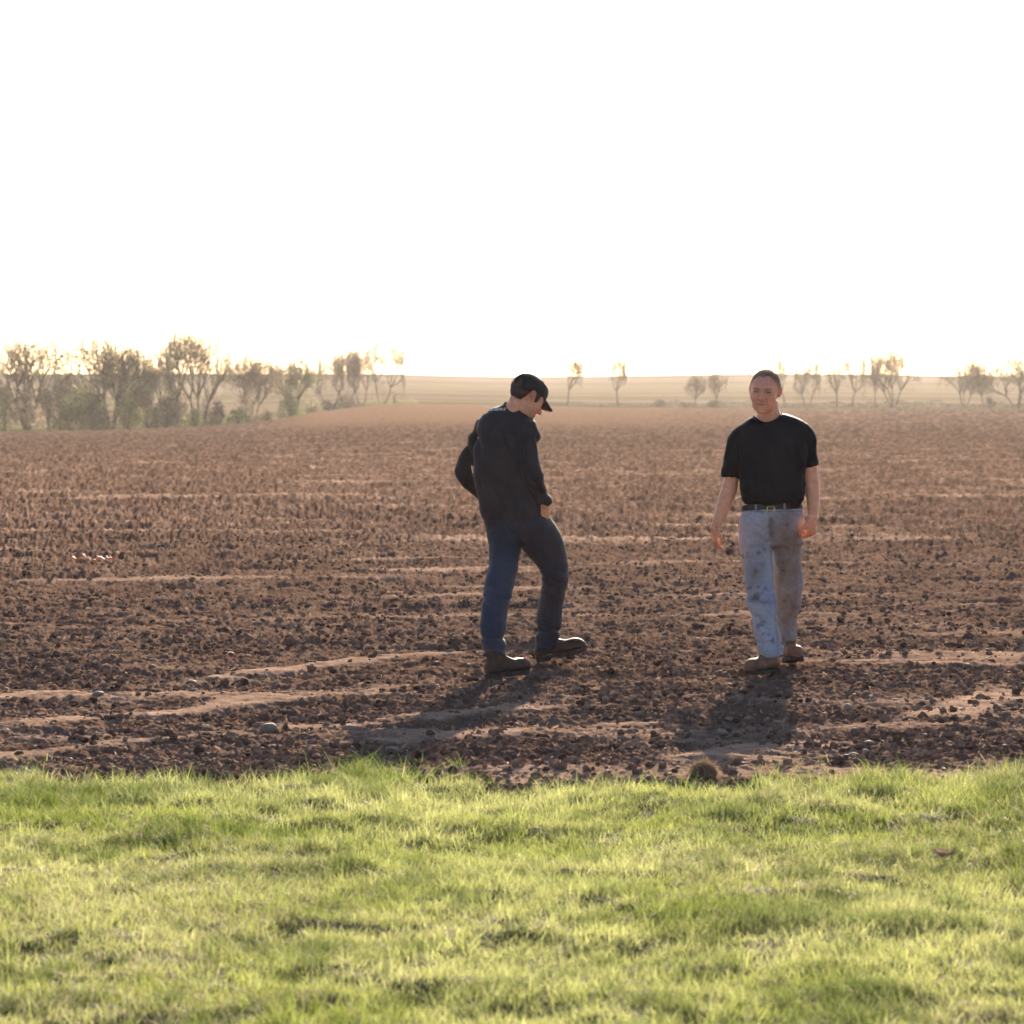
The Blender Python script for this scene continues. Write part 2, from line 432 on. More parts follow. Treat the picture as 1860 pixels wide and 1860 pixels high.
def build_clods():
    rng = np.random.default_rng(9)
    n = 120000
    d = 1 / rng.uniform(1 / 46, 1 / 14.6, n); x = rng.uniform(-0.19, 0.19, n) * d
    g = grass_edge(x, d); sm = smoothness(x, d); cl = fbm2(x * 1.1, d * 1.6, 3, 141)
    k = (g < 0.12) & (rng.uniform(0, 1, n) < (1 - 0.93 * sm) * (0.12 + 1.0 * sstep(0.42, 0.60, cl)))
    x, d = x[k], d[k]; n = len(x)
    s = 0.0035 + 0.021 * rng.uniform(0, 1, n) ** 5
    z = ground_z(x, d) + s * 0.3
    u = rng.uniform(0, 1, n)[:, None] ** 0.8
    c = np.array([0.070, 0.043, 0.031]) * (1 - u) + np.array([0.25, 0.165, 0.120]) * u
    tag(lumps("soil_clods", np.stack([x, d, z], 1), s, c, M_clod, rng, 0.8, 2, 0.75), "dark crumbly clods strewn over the tilled soil", "soil clods", kind="stuff")
    n = 3600
    d = 1 / rng.uniform(1 / 150, 1 / 15.4, n); x = rng.uniform(-0.19, 0.19, n) * d
    k = grass_edge(x, d) < 0.0; x, d = x[k], d[k]; n = len(x)
    s = (0.003 + 0.011 * rng.uniform(0, 1, n) ** 3) * np.clip(d / 40, 1, 2.2)
    u = rng.uniform(0, 1, n)[:, None]
    c = np.array([0.14, 0.095, 0.07]) * (1 - u) + np.array([0.27, 0.20, 0.15]) * u
    tag(lumps("pebbles", np.stack([x, d, ground_z(x, d) + s * 0.5], 1), s, c, M_stone, rng, 0.6, 2, 0.15, True), "small pale pebbles among the clods", "pebbles", kind="stuff")
    # plant residue: pale chips and short stalks catching the low sun
    n = 9000
    d = 1 / rng.uniform(1 / 170, 1 / 15.4, n); x = rng.uniform(-0.19, 0.19, n) * d
    k = (grass_edge(x, d) < 0.0) & (rng.uniform(0, 1, n) < 1 - 0.7 * smoothness(x, d)); x, d = x[k], d[k]; n = len(x)
    L = (0.008 + 0.035 * rng.uniform(0, 1, n) ** 2.5) * np.clip(d / 50, 1, 2); a = rng.uniform(0, np.pi, n); wd = rng.uniform(0.002, 0.006, n) * np.clip(d / 40, 1, 2.5)
    z = ground_z(x, d) + 0.006 + rng.uniform(0, 0.012, n)
    dx, dy = np.cos(a) * L / 2, np.sin(a) * L / 2; wx, wy = -np.sin(a) * wd / 2, np.cos(a) * wd / 2; tz = rng.normal(0, 0.25, n) * L
    rz = rng.normal(0, 0.5, n) * wd
    V = np.stack([np.stack([x - dx - wx, d - dy - wy, z - tz - rz], 1), np.stack([x + dx - wx, d + dy - wy, z + tz - rz], 1),
                  np.stack([x + dx + wx, d + dy + wy, z + tz + rz], 1), np.stack([x - dx + wx, d - dy + wy, z - tz + rz], 1)], 1).reshape(-1, 3)
    me = mesh_np("crop_residue", V, (np.arange(n) * 4)[:, None] + np.arange(4)[None], smooth=False)
    tag(link("crop_residue", me, M_straw), "short pale bits of stalk scattered on the soil", "crop residue", kind="stuff")
build_clods()

# ---------------------------------------------------------------- trees and shrubs of the far hedgerow
def tree_mesh(rng, height, width, trunks=1, fork=0.35, lean=0.0, up=0.55, leafn=3, leafsize=0.058, tint=0, umbrella=False, leafcol=((0.30, 0.24, 0.14), (0.22, 0.23, 0.10)), bottom=0.0):
    segs = []          # (p0, p1, r0, r1, level)
    tips = []
    R = width / 2
    def grow(p, d, L, r, lvl, maxl):
        n = 3 if lvl < 2 else 2
        q = p
        if lvl == 5: n = 1
        for i in range(n):
            d = (d + Vector(rng.normal(0, 0.10 + 0.05 * lvl, 3)) + Vector((0, 0, 0.06 * up))).normalized()
            e = q + d * (L / n)
            # keep the crown inside its own envelope
            off = Vector((e.x - lean * e.z, e.y, 0))
            if off.length > R * 1.3: e -= off * (1 - R * 1.3 / off.length) * 0.6
            segs.append((q.copy(), e.copy(), r * (1 - 0.35 * i / n), r * (1 - 0.35 * (i + 1) / n), lvl)); q = e
            if lvl >= 2 or (lvl >= 1 and i > 0): tips.append((q.copy(), lvl))
            if lvl < maxl and i < n - 1 and lvl > 0:
                s = Vector(rng.normal(0, 1, 3)); s = (s - d * s.dot(d)).normalized()
                grow(q, (d * 0.75 + s * 0.7 + Vector((0, 0, 0.2 * up))).normalized(), L * rng.uniform(0.6, 0.85), r * 0.45, lvl + 1, maxl)
        if lvl < maxl:
            k = 3 if lvl < 2 else 2
            a0 = rng.uniform(0, 6.28)
            for j in range(k + (1 if lvl == 0 else 0)):
                a = a0 + j * 6.283 / (k + (1 if lvl == 0 else 0)) + rng.normal(0, 0.3)
                ref = Vector((0, 0, 1)) if abs(d.z) < 0.9 else Vector((1, 0, 0))
                s1 = d.cross(ref).normalized(); s2 = d.cross(s1)
                s = s1 * math.cos(a) + s2 * math.sin(a)
                spread = rng.uniform(0.5, 0.95) * (1.25 if umbrella else 1.0)
                grow(q, (d + s * spread + Vector((0, 0, 0.25 * up))).normalized(), L * rng.uniform(0.68, 0.9), r * 0.6, lvl + 1, maxl)
        tips.append((q.copy(), lvl))
    for t in range(trunks):
        a = rng.uniform(0, 6.28) if trunks > 1 else 0
        tilt = 0.40 if trunks > 1 else 0.03
        sx = (t - (trunks - 1) / 2) / max(1, trunks - 1) * 2 * tilt if trunks > 1 else 0
        d = Vector((sx + lean, math.sin(a) * tilt * 0.5, 1)).normalized()
        base = Vector((sx * 0.25, rng.uniform(-.04, .04), -0.3))
        grow(base, d, height * fork * 0.8 * rng.uniform(0.9, 1.1), max(0.10, height * 0.021) * (0.8 if trunks > 1 else 1.05), 0, 5)
    V = []; Q = []; VT = []; QT = []
    for (p0, p1, r0, r1, lvl) in segs:
        dd = (p1 - p0)
        if dd.length < 1e-4: continue
        dd.normalize(); ref = Vector((0, 0, 1)) if abs(dd.z) < 0.9 else Vector((1, 0, 0))
        s1 = dd.cross(ref).normalized(); s2 = dd.cross(s1); k = 6 if lvl < 2 else 3
        tv, tq = (V, Q) if lvl < 2 else (VT, QT)
        b = len(tv); r0 = max(r0, 0.011); r1 = max(r1, 0.009)
        for (p, r) in ((p0, r0), (p1, r1)):
            for i in range(k):
                a = 6.2832 * i / k; v = p + (s1 * math.cos(a) + s2 * math.sin(a)) * r; tv.append(v[:])
        for i in range(k):
            j = (i + 1) % k; tq.append((b + i, b + j, b + k + j, b + k + i))
    T = np.array([t[0][:] for t in tips])
    kz = height / np.percentile(T[:, 2], 97.5); HT = T[T[:, 2] > np.percentile(T[:, 2], 45)]; rad = np.abs(HT[:, 0] - lean * HT[:, 2]); kx = np.clip(R / np.percentile(rad, 88), 0.5, 3.2)
    def fit(A):
        A = np.array(A, float).reshape(-1, 3); up_ = np.clip(A[:, 2] / (height * 0.5), 0, 1); k_ = 1 + (kx - 1) * up_
        A[:, 0] = (A[:, 0] - lean * A[:, 2]) * k_ + lean * A[:, 2] * kz; A[:, 1] *= k_; A[:, 2] *= kz
        return A
    T = fit(T); V = fit(V); VT = fit(VT); T = T[T[:, 2] > height * bottom]
    ln = max(1, int(min(len(T) * leafn * 0.6, 12000))); dens = noise3(T * 0.9 + 5, 3); dens = np.clip((dens - 0.1) * 1.4, 0.1, 1); idx = rng.choice(len(T), ln, p=dens / dens.sum())
    c = T[idx] + rng.normal(0, 0.16, (ln, 3)) * (height / 8)
    s = leafsize * rng.uniform(0.5, 1.2, ln)[:, None]
    u = rng.normal(0, 1, (ln, 3)); u /= np.linalg.norm(u, axis=1)[:, None]
    v = np.cross(u, rng.normal(0, 1, (ln, 3))); v /= np.linalg.norm(v, axis=1)[:, None]
    LV = np.stack([c - u * s, c - v * s * 0.6, c + u * s, c + v * s * 0.6], 1).reshape(-1, 3)
    base = len(VT)
    cv = np.concatenate([np.array(VT), LV]); cq = np.concatenate([np.array(QT), base + (np.arange(ln) * 4)[:, None] + np.arange(4)])
    m = rng.uniform(0, 1, ln)[:, None]
    lc = np.array(leafcol[0]) * (1 - m) + np.array(leafcol[1]) * m
    col = np.concatenate([np.tile([[0.15, 0.128, 0.112]], (base, 1)), np.repeat(lc, 4, 0)])
    tm = mesh_np("trunk", np.array(V), np.array(Q)); cm = mesh_np("crown", cv, cq, smooth=False); add_col(cm, col)
    return tm, cm

def put_tree(name, label, px, py, top, wpx, seed, group="trees of the far hedgerow", near=0.0, **kw):
    s = (px - CX) / FPX
    De = float(edge(np.array([s]))[0][0]) + 3 - near
    z = float(terrain(np.array([s * De]), np.array([De]))[0])
    # base sits on the terrain; the height follows from the picture row of its top
    height = H - (top - Y0) / FPX * De - z
    width = wpx / FPX * De
    rng = np.random.default_rng(seed)
    tm, cm = tree_mesh(rng, height, width, **kw)
    e = bpy.data.objects.new(name, None); COL.objects.link(e); e.location = (s * De, De, z); e.empty_display_size = 1
    e["label"] = label; e["category"] = "tree"; e["group"] = group
    link("trunk", tm, M_bark, e); link("crown", cm, M_leaf, e)

TAN = ((0.27, 0.235, 0.17), (0.25, 0.25, 0.15)); OLV = ((0.24, 0.235, 0.15), (0.20, 0.23, 0.11)); RED = ((0.30, 0.235, 0.175), (0.26, 0.22, 0.16))
put_tree("bare_tree", "bare wide multi stemmed tree at the far left end of the hedgerow", 50, 780, 603, 118, 1, trunks=3, fork=0.26, up=1.0, leafn=2.2, leafcol=TAN)
put_tree("broad_tree", "broad thick crowned olive tree, fullest of the hedgerow, standing above green brush on the left", 200, 775, 610, 140, 2, trunks=4, fork=0.24, up=0.9, leafn=5, leafcol=OLV)
put_tree("slender_tree", "tallest narrow topped tree of the hedgerow, left of the twin dark trunks", 322, 768, 592, 52, 3, trunks=1, fork=0.36, up=1.2, leafn=2.0, leafcol=TAN)
put_tree("bare_tree", "bare wide topped tree on twin dark trunks above a yellow green shrub", 362, 764, 600, 92, 4, trunks=3, fork=0.30, up=1.1, leafn=1.8, leafcol=TAN)
put_tree("slender_tree", "thin grey sapling between the leftmost bare tree and the broad olive tree", 114, 778, 672, 30, 51, fork=0.4, leafn=1.2, leafcol=TAN)
put_tree("hedgerow_tree", "tan tree filling the gap right of the broad olive tree, before the tallest one", 276, 770, 640, 62, 52, trunks=2, fork=0.3, leafn=4, leafcol=OLV)
put_tree("hedgerow_tree", "tan topped tree on three thin leaning stems, right of the twin dark trunks", 458, 757, 642, 86, 5, trunks=3, fork=0.38, up=0.7, leafn=3.2, leafcol=RED, bottom=0.45)
put_tree("bushy_tree", "low rounded olive green bushy tree with a short leaning trunk", 532, 750, 650, 84, 6, trunks=2, fork=0.24, up=0.5, leafn=5.5, leafcol=OLV)
put_tree("slender_tree", "pale sparse topped tree on a dark straight trunk, first of the ridge cluster", 601, 742, 640, 44, 7, trunks=2, fork=0.5, up=0.6, leafn=1.6, leafcol=RED, bottom=0.5)
put_tree("round_topped_tree", "dense brown round topped tree in the middle of the ridge cluster", 630, 738, 634, 44, 8, trunks=2, fork=0.48, up=0.5, leafn=9, leafcol=RED, bottom=0.55)
put_tree("hedgerow_tree", "loose crowned tree between the dense round one and the leaning umbrella one", 657, 734, 630, 50, 9, trunks=2, fork=0.5, up=0.6, leafn=2.6, leafcol=RED, bottom=0.5)
put_tree("umbrella_tree", "umbrella shaped tree leaning right at the right end of the ridge cluster", 692, 732, 614, 66, 10, trunks=2, fork=0.5, up=0.3, lean=0.10, leafn=6, leafcol=RED, umbrella=True, bottom=0.6)
put_tree("lone_tree", "lone sparse tree just right of the man with the cap", 1030, 738, 640, 50, 11, fork=0.5, up=0.6, leafn=3.5, leafcol=RED, bottom=0.5)
put_tree("lone_tree", "lone thin tree with a small tuft on top, midway between the two men", 1121, 739, 645, 28, 12, fork=0.55, up=0.8, leafn=4, leafcol=RED, bottom=0.5)
put_tree("small_tree", "small reddish tan tree lower than the ridge, left of the dark shrub", 1262, 740, 682, 30, 13, fork=0.35, up=0.9, leafn=3.5, leafcol=RED)
put_tree("small_tree", "small tree reaching the ridge line, rising out of the wide dark shrub", 1302, 740, 675, 32, 14, fork=0.38, up=0.9, leafn=2.0, leafcol=RED)
put_tree("lone_tree", "faint thin tree directly behind the ear of the man in the t-shirt", 1427, 741, 632, 26, 15, fork=0.5, up=1.0, leafn=1.0, leafcol=TAN)
put_tree("forked_tree", "small v forked tree with a tufted top, first right of the man in the t-shirt", 1466, 741, 648, 42, 16, trunks=2, fork=0.42, up=0.7, leafn=2.0, leafcol=TAN, bottom=0.5)
put_tree("slender_tree", "slender crooked tree, left one of the close pair right of the forked tree", 1521, 742, 638, 42, 17, trunks=1, fork=0.42, up=0.7, leafn=1.7, leafcol=TAN, bottom=0.4)
put_tree("slender_tree", "slender tree with a bent trunk, right one of the close pair", 1547, 742, 640, 40, 18, trunks=1, fork=0.42, up=0.7, lean=0.03, leafn=1.9, leafcol=TAN, bottom=0.4)
put_tree("slender_tree", "very thin faint sapling between the close pair and the wide arching tree", 1590, 742, 650, 16, 19, fork=0.5, up=1.0, leafn=1.0, leafcol=TAN)
put_tree("arching_tree", "wide arching three stemmed tree, largest right of the men", 1622, 742, 626, 84, 20, trunks=4, fork=0.42, up=0.6, leafn=1.8, leafcol=TAN, bottom=0.45)
put_tree("forked_tree", "sparse forked tree leaning right, near the right border", 1751, 741, 645, 74, 21, trunks=3, fork=0.36, up=0.6, leafn=1.3, leafcol=TAN, bottom=0.4)
put_tree("slender_tree", "tall whip thin leaning tree left of the dense crown at the right border", 1787, 741, 660, 26, 22, fork=0.45, up=0.9, leafn=2.0, leafcol=TAN)
put_tree("broad_tree", "dense dark crowned tree at the right border", 1850, 741, 640, 110, 23, trunks=3, fork=0.42, up=0.5, leafn=4.5, leafcol=OLV, bottom=0.5)

def shrub(label, px, wpx, top, seed, colr, near=4.0, dens=1.0, name="shrub", py=None):
    rng = np.random.default_rng(seed)
    s = (px - CX) / FPX; De = float(edge(np.array([s]))[0][0]) + 3 - near
    z = float(terrain(np.array([s * De]), np.array([De]))[0])
    h = H - (top - Y0) / FPX * De - z; wd = wpx / FPX * De / 2
    n = int(1300 * dens * max(0.4, wd * h / 3))
    k = 26; ux = rng.normal(0, 0.42, k).clip(-1, 1); uy = rng.normal(0, 0.42, k).clip(-1, 1)
    cc = np.stack([ux * wd, uy * wd, (0.08 + rng.uniform(0, 1, k) ** 0.8 * (0.80 - 0.6 * np.abs(ux) ** 1.5) * rng.uniform(0.75, 1.15)) * h], 1)
    i = rng.integers(0, k, n); r = rng.normal(0, 1, (n, 3)); r /= np.linalg.norm(r, axis=1)[:, None]; r *= rng.uniform(0.3, 1, n)[:, None] ** 0.5
    c = cc[i] + r * np.array([wd * 0.27, wd * 0.27, h * 0.15]) + rng.normal(0, 0.05, (n, 3)) * h; c[:, 2] = np.abs(c[:, 2])
    sz = 0.10 * rng.uniform(0.5, 1.2, n)[:, None]
    u = rng.normal(0, 1, (n, 3)); u /= np.linalg.norm(u, axis=1)[:, None]
    v = np.cross(u, rng.normal(0, 1, (n, 3))); v /= np.linalg.norm(v, axis=1)[:, None]
    LV = np.stack([c - u * sz, c - v * sz * 0.6, c + u * sz, c + v * sz * 0.6], 1).reshape(-1, 3)
    me = mesh_np("foliage", LV, (np.arange(n) * 4)[:, None] + np.arange(4), smooth=False)
    m = rng.uniform(0.65, 1.25, n)[:, None]; add_col(me, np.repeat(np.array(colr) * m, 4, 0))
    SV, SQ = [], []
    for j in range(9):
        a = rng.uniform(0, 6.28); q0 = np.array([math.cos(a) * 0.1, math.sin(a) * 0.1, -0.1]); q1 = cc[j] * rng.uniform(0.9, 1.2)
        b = len(SV)
        for (q, rr) in ((q0, 0.05), (q1, 0.015)):
            for t in range(4): SV.append(q + rr * np.array([math.cos(t * 1.57), math.sin(t * 1.57), 0]))
        for t in range(4): SQ.append((b + t, b + (t + 1) % 4, b + 4 + (t + 1) % 4, b + 4 + t))
    e = bpy.data.objects.new(name, None); COL.objects.link(e); e.location = (s * De, De, z)
    tag(e, label, "shrub", "shrubs under the hedgerow")
    link("stems", mesh_np("stems", np.array(SV), np.array(SQ)), M_bark, e); link("foliage", me, M_leaf, e)

GRN = (0.17, 0.21, 0.075); YEL = (0.33, 0.35, 0.12); BRN = (0.20, 0.16, 0.115); OL2 = (0.24, 0.23, 0.12); DRK = (0.10, 0.095, 0.075)
shrub("tan brush at the foot of the leftmost bare tree, touching the left border", 8, 60, 690, 301, OL2)
shrub("tan brush between the leftmost bare tree and the thin grey sapling", 88, 46, 700, 302, BRN)
shrub("green brush at the left foot of the broad olive tree", 128, 60, 700, 303, GRN, dens=1.3)
shrub("dark green brush directly under the broad olive tree", 172, 64, 692, 304, (0.13, 0.14, 0.075), dens=1.6)
shrub("yellow green shrub at the right foot of the broad olive tree", 232, 50, 706, 305, YEL, dens=1.3)
shrub("olive brush right of the yellow green shrub, under the gap filling tree", 268, 46, 690, 306, OL2, dens=1.2)
shrub("dark brush at the foot of the tallest narrow topped tree", 302, 52, 700, 307, (0.14, 0.13, 0.085), dens=1.4)
shrub("round yellow green shrub in front of the twin dark trunks", 352, 38, 742, 308, YEL, near=8, dens=1.8)
shrub("narrow dark upright bush right of the twin dark trunks", 396, 24, 722, 309, DRK, dens=2.0)
shrub("low green shrub in front of the tree on three thin stems", 432, 42, 742, 310, GRN, dens=1.4)
shrub("low brown shrub right of the tree on three thin stems", 484, 38, 742, 311, BRN)
shrub("green shrub wrapped round the foot of the low bushy tree", 528, 46, 712, 312, GRN, dens=1.3)
shrub("olive shrub right of the low bushy tree", 566, 36, 722, 313, OL2)
shrub("low dark shrub at the foot of the first ridge cluster tree", 596, 30, 726, 314, BRN)
shrub("twiggy brush under the dense round topped tree", 632, 36, 706, 315, BRN, dens=0.6)
shrub("thin brush right of the umbrella shaped tree", 716, 20, 705, 316, BRN, dens=0.3)
shrub("low dark shrub midway between the lone thin tree and the second man", 1198, 26, 724, 317, DRK)
shrub("low grey shrub at the foot of the small reddish tree", 1240, 34, 731, 318, BRN)
shrub("wide dark shrub from which the small ridge high tree rises", 1298, 40, 723, 319, DRK, dens=1.6)
shrub("low dark shrub at the foot of the whip thin leaning tree", 1797, 26, 722, 320, DRK)

shrub("tan undergrowth behind the foot of the leftmost bare tree", 48, 56, 705, 331, BRN, near=1, dens=0.9)
shrub("grey green undergrowth between the tan brush and the broad olive tree", 150, 60, 690, 332, OL2, near=1, dens=1.0)
shrub("tall olive undergrowth directly behind the broad olive tree's right side", 228, 60, 676, 333, OL2, near=0, dens=0.9)
shrub("brown undergrowth behind the tallest narrow topped tree", 322, 56, 690, 334, BRN, near=0, dens=0.8)
shrub("thin tan undergrowth between the twin dark trunks and the narrow dark bush", 376, 40, 706, 335, BRN, near=0, dens=0.5)
shrub("tan undergrowth behind the three thin leaning stems", 450, 60, 700, 336, (0.24, 0.19, 0.14), near=0, dens=0.45)

def weeds():
    rng = np.random.default_rng(55); n = 15000
    px = np.concatenate([rng.uniform(950, 1900, n * 2 // 3), rng.uniform(-60, 760, n // 3)]); s = (px - CX) / FPX
    De = edge(s)[0] + rng.uniform(0, 5, len(px)); x = s * De; z = terrain(x, De)
    hh = 0.35 + 0.9 * noise2(px / 14, px * 0, 7) * noise2(px / 40, px * 0, 8)
    c = np.stack([x, De, z + rng.uniform(0, 1, len(px)) * hh], 1); n = len(px)
    sz = 0.10 * rng.uniform(0.5, 1.2, n)[:, None]
    u = rng.normal(0, 1, (n, 3)); u /= np.linalg.norm(u, axis=1)[:, None]
    v = np.cross(u, rng.normal(0, 1, (n, 3))); v /= np.linalg.norm(v, axis=1)[:, None]
    LV = np.stack([c - u * sz, c - v * sz * 0.6, c + u * sz, c + v * sz * 0.6], 1).reshape(-1, 3)
    me = mesh_np("weeds", LV, (np.arange(n) * 4)[:, None] + np.arange(4), smooth=False)
    add_col(me, np.repeat(np.where(px[:, None] > 900, [[0.075, 0.066, 0.055]], [[0.17, 0.17, 0.085]]) * rng.uniform(0.7, 1.3, n)[:, None], 4, 0))
    tag(link("weeds", me, M_leaf), "low dark weeds along the far edge of the tilled field", "weeds", kind="stuff")
weeds()

# ---------------------------------------------------------------- single stones and odd things on the ground
def one_lump(name, label, cat, px, py, wpx, hpx, seed, colr, group=None, mat=None, embed=0.25, rough=0.18, smooth=True, sub=4):
    D = H * FPX / (py - Y0); p = W(px, py, D)
    rng = np.random.default_rng(seed)
    bm = bmesh.new(); bmesh.ops.create_icosphere(bm, subdivisions=sub, radius=1.0)
    bv = np.array([v.co[:] for v in bm.verts]); bf = np.array([[v.index for v in f.verts] for f in bm.faces]); bm.free()
    r = 1 + (fbm3(bv * 1.1 + seed, 3, seed) - 0.5) * 2 * rough + (fbm3(bv * 5 + seed, 3, seed + 5) - 0.5) * rough * 0.5
    m = 0.88 * D / FPX; v = bv * r[:, None] * np.array([wpx * m / 2, wpx * m / 2 * 0.85, hpx * m / 2])
    me = mesh_np(name, v, None, bf, smooth=smooth)
    k = fbm3(bv * 4 + seed, 3, seed + 9)[:, None]; add_col(me, np.array(colr) * (0.8 + 0.4 * k))
    z = float(ground_z(p[0], D)[0]) if py < 1400 else float(lawn_h(np.array([p[0]]), np.array([D]))[0])
    o = link(name, me, mat or M_stone, loc=(p[0], D, z + hpx * m / 2 * (1 - 2 * embed)))
    return tag(o, label, cat, group)
ST = "loose stones lying on the tilled soil"; G1 = (0.21, 0.16, 0.12); G2 = (0.15, 0.113, 0.086)
one_lump("stone", "largest rounded tan stone, on the smooth wheel track in the left foreground", "stone", 487, 1326, 36, 24, 1, G1, ST)
one_lump("stone", "flat pale oval stone on the soil near the left border", "stone", 178, 1263, 24, 12, 2, G1, ST)
one_lump("stone", "grey rounded stone, front one of the touching pair left of centre", "stone", 353, 1246, 20, 15, 3, G2, ST)
one_lump("stone", "darker broad stone, rear one of the touching pair left of centre", "stone", 348, 1236, 26, 16, 4, (0.2, 0.155, 0.12), ST)
one_lump("stone", "small pale stone right behind the flat oval one", "stone", 205, 1243, 17, 9, 5, G1, ST)
one_lump("stone", "pale flat stone far back on the left, well above the touching pair", "stone", 415, 1181, 25, 8, 6, G1, ST)
one_lump("stone", "pale stone just behind the flat oval one's row, farther up the left field", "stone", 276, 1213, 18, 11, 7, G2, ST)
one_lump("stone", "pale lumpy stone lying left of the dark man's shadow tip", "stone", 636, 1322, 30, 15, 8, G1, ST)
one_lump("stone", "small oval stone near the grass edge on the left", "stone", 487, 1371, 19, 11, 9, G1, ST)
one_lump("stone", "dark round lump of a stone at the grass edge, far left", "stone", 125, 1371, 18, 13, 10, (0.2, 0.15, 0.12), ST)
one_lump("stone", "angular pale stone inside the shadow of the man in the t-shirt", "stone", 1311, 1326, 26, 13, 11, G1, ST)
one_lump("stone", "dark upright round stone right of the second shadow, near the grass", "stone", 1554, 1328, 21, 22, 12, (0.13, 0.095, 0.075), ST, embed=0.12)
one_lump("stone", "blocky tan stone just in front of the dark upright round one", "stone", 1578, 1345, 24, 14, 13, G2, ST)
one_lump("stone", "left stone of the neighbouring pair by the grass edge on the right", "stone", 1550, 1365, 26, 14, 14, G2, ST)
one_lump("stone", "right stone of the neighbouring pair by the grass edge on the right", "stone", 1573, 1367, 19, 17, 15, (0.24, 0.19, 0.15), ST)
one_lump("stone", "greyish stone inside the left man's shadow near the grass", "stone", 710, 1362, 34, 20, 16, (0.22, 0.165, 0.13), ST)
one_lump("stone", "rounded stone at the grass edge below the walking boot", "stone", 942, 1392, 20, 14, 17, (0.22, 0.165, 0.13), ST)
one_lump("stone", "brown stone on the right third of the field beside the shadow", "stone", 1540, 1287, 18, 16, 18, (0.22, 0.16, 0.125), ST)
one_lump("stone", "low pale stone on the far left of the second man's boots", "stone", 1206, 1178, 14, 9, 19, G1, ST)
one_lump("stone", "pale glinting stone near the right border of the field", "stone", 1757, 1212, 13, 8, 20, G1, ST)

def sod():
    "clump of torn turf with dry roots, at the grass edge"
    rng = np.random.default_rng(77); D = 15.35; p = W(1278, 1425, D)
    z = 0.0
    e = one_lump("sod_clump", "brown upturned clump of sod with dry roots at the grass edge", "sod", 1278, 1416, 52, 46, 31, (0.13, 0.085, 0.06), mat=M_clod, rough=0.35, smooth=False, embed=0.3)
    n = 900; u = rng.normal(0, 1, (n, 3)); u /= np.linalg.norm(u, axis=1)[:, None]; u[:, 2] = np.abs(u[:, 2])
    c = u * np.array([0.055, 0.05, 0.052]); a = rng.uniform(0, 6.28, n)
    L = rng.uniform(0.015, 0.05, n); d = u * 0.5 + rng.normal(0, 0.6, (n, 3)); d[:, 2] -= 0.5; d /= np.linalg.norm(d, axis=1)[:, None]
    wv = np.cross(d, rng.normal(0, 1, (n, 3))); wv /= np.linalg.norm(wv, axis=1)[:, None]; wv *= 0.0014
    V = np.stack([c - wv, c + wv, c + d * L[:, None]], 1).reshape(-1, 3)
    me = mesh_np("dry_roots", V, None, (np.arange(n) * 3)[:, None] + np.arange(3), smooth=False)
    link("dry_roots", me, M_straw, e)
sod()

def dry_leaf():
    D = H * FPX / (1582 - Y0); p = W(1716, 1582, D)
    n = 13; V = []; m = D / FPX
    for i in range(n):
        for j in range(7):
            u = i / (n - 1) * 2 - 1; v = j / 6 * 2 - 1
            ww = (1 - abs(u) ** 1.6) * (0.65 + 0.35 * abs(math.sin(u * 7)))
            V.append((u * 19 * m, v * 9 * m * ww, (abs(v) ** 1.3 * 9 + math.sin(u * 5 + v * 2) * 3 + u * u * 7) * m))
    me = mesh_np("dry_leaf", np.array(V), grid_faces(n, 7))
    o = link("dry_leaf", me, simple("dry_leaf_skin", (0.30, 0.21, 0.16), rough=0.6, noise=0.3, nscale=60, trans=0.15), loc=(p[0], D, float(lawn_h(np.array([p[0]]), np.array([D]))[0]) + 0.05))
    tag(o, "curled brown dry leaf resting on the grass at the right", "leaf")
dry_leaf()

def strand():
    D = 36.4; x0, x1 = W(127, 1018, D)[0], W(214, 1015, D)[0]
    pts = []
    for i in range(40):
        t = i / 39; x = x0 + (x1 - x0) * t; y = D + 0.25 * math.sin(t * 9)
        pts.append((x, y, float(ground_z(x, y)[0]) + 0.035 + 0.04 * max(0, math.sin(t * 14)) * (t > 0.6)))
    V = []; Q = []
    for i, q in enumerate(pts):
        for k in range(6): a = k * 1.0472; V.append((q[0], q[1] + 0.011 * math.cos(a), q[2] + 0.011 * math.sin(a)))
    for i in range(len(pts) - 1):
        for k in range(6): Q.append((i * 6 + k, i * 6 + (k + 1) % 6, i * 6 + 6 + (k + 1) % 6, i * 6 + 6 + k))
    o = link("twine", mesh_np("twine", V, Q), simple("orange_plastic", (0.65, 0.13, 0.05), rough=0.5))
    tag(o, "loose strand of orange twine lying on the soil at the left", "twine")
strand()

# ---------------------------------------------------------------- the air
def haze():
    x0, x1, y0, y1, z0, z1 = -1900, 1900, -70, 3400, -12.0, 16.0
    V = [(x0, y0, z0), (x1, y0, z0), (x1, y1, z0), (x0, y1, z0), (x0, y0, z1), (x1, y0, z1), (x1, y1, z1), (x0, y1, z1)]
    Q = [(0, 3, 2, 1), (4, 5, 6, 7), (0, 1, 5, 4), (1, 2, 6, 5), (2, 3, 7, 6), (3, 0, 4, 7)]
    m, n, out = mat_new("air")
    v = n.nodes.new("ShaderNodeVolumePrincipled"); v.inputs["Color"].default_value = (1.0, 0.95, 0.9, 1)
    v.inputs["Density"].default_value = HAZE_DENSITY; v.inputs["Anisotropy"].default_value = 0.55
    n.links.new(v.outputs[0], out.inputs["Volume"])
    o = link("haze", mesh_np("haze", V, Q, smooth=False), m); tag(o, "thin sunlit haze over the field", kind="stuff")
HAZE_DENSITY = 0.00008
haze()

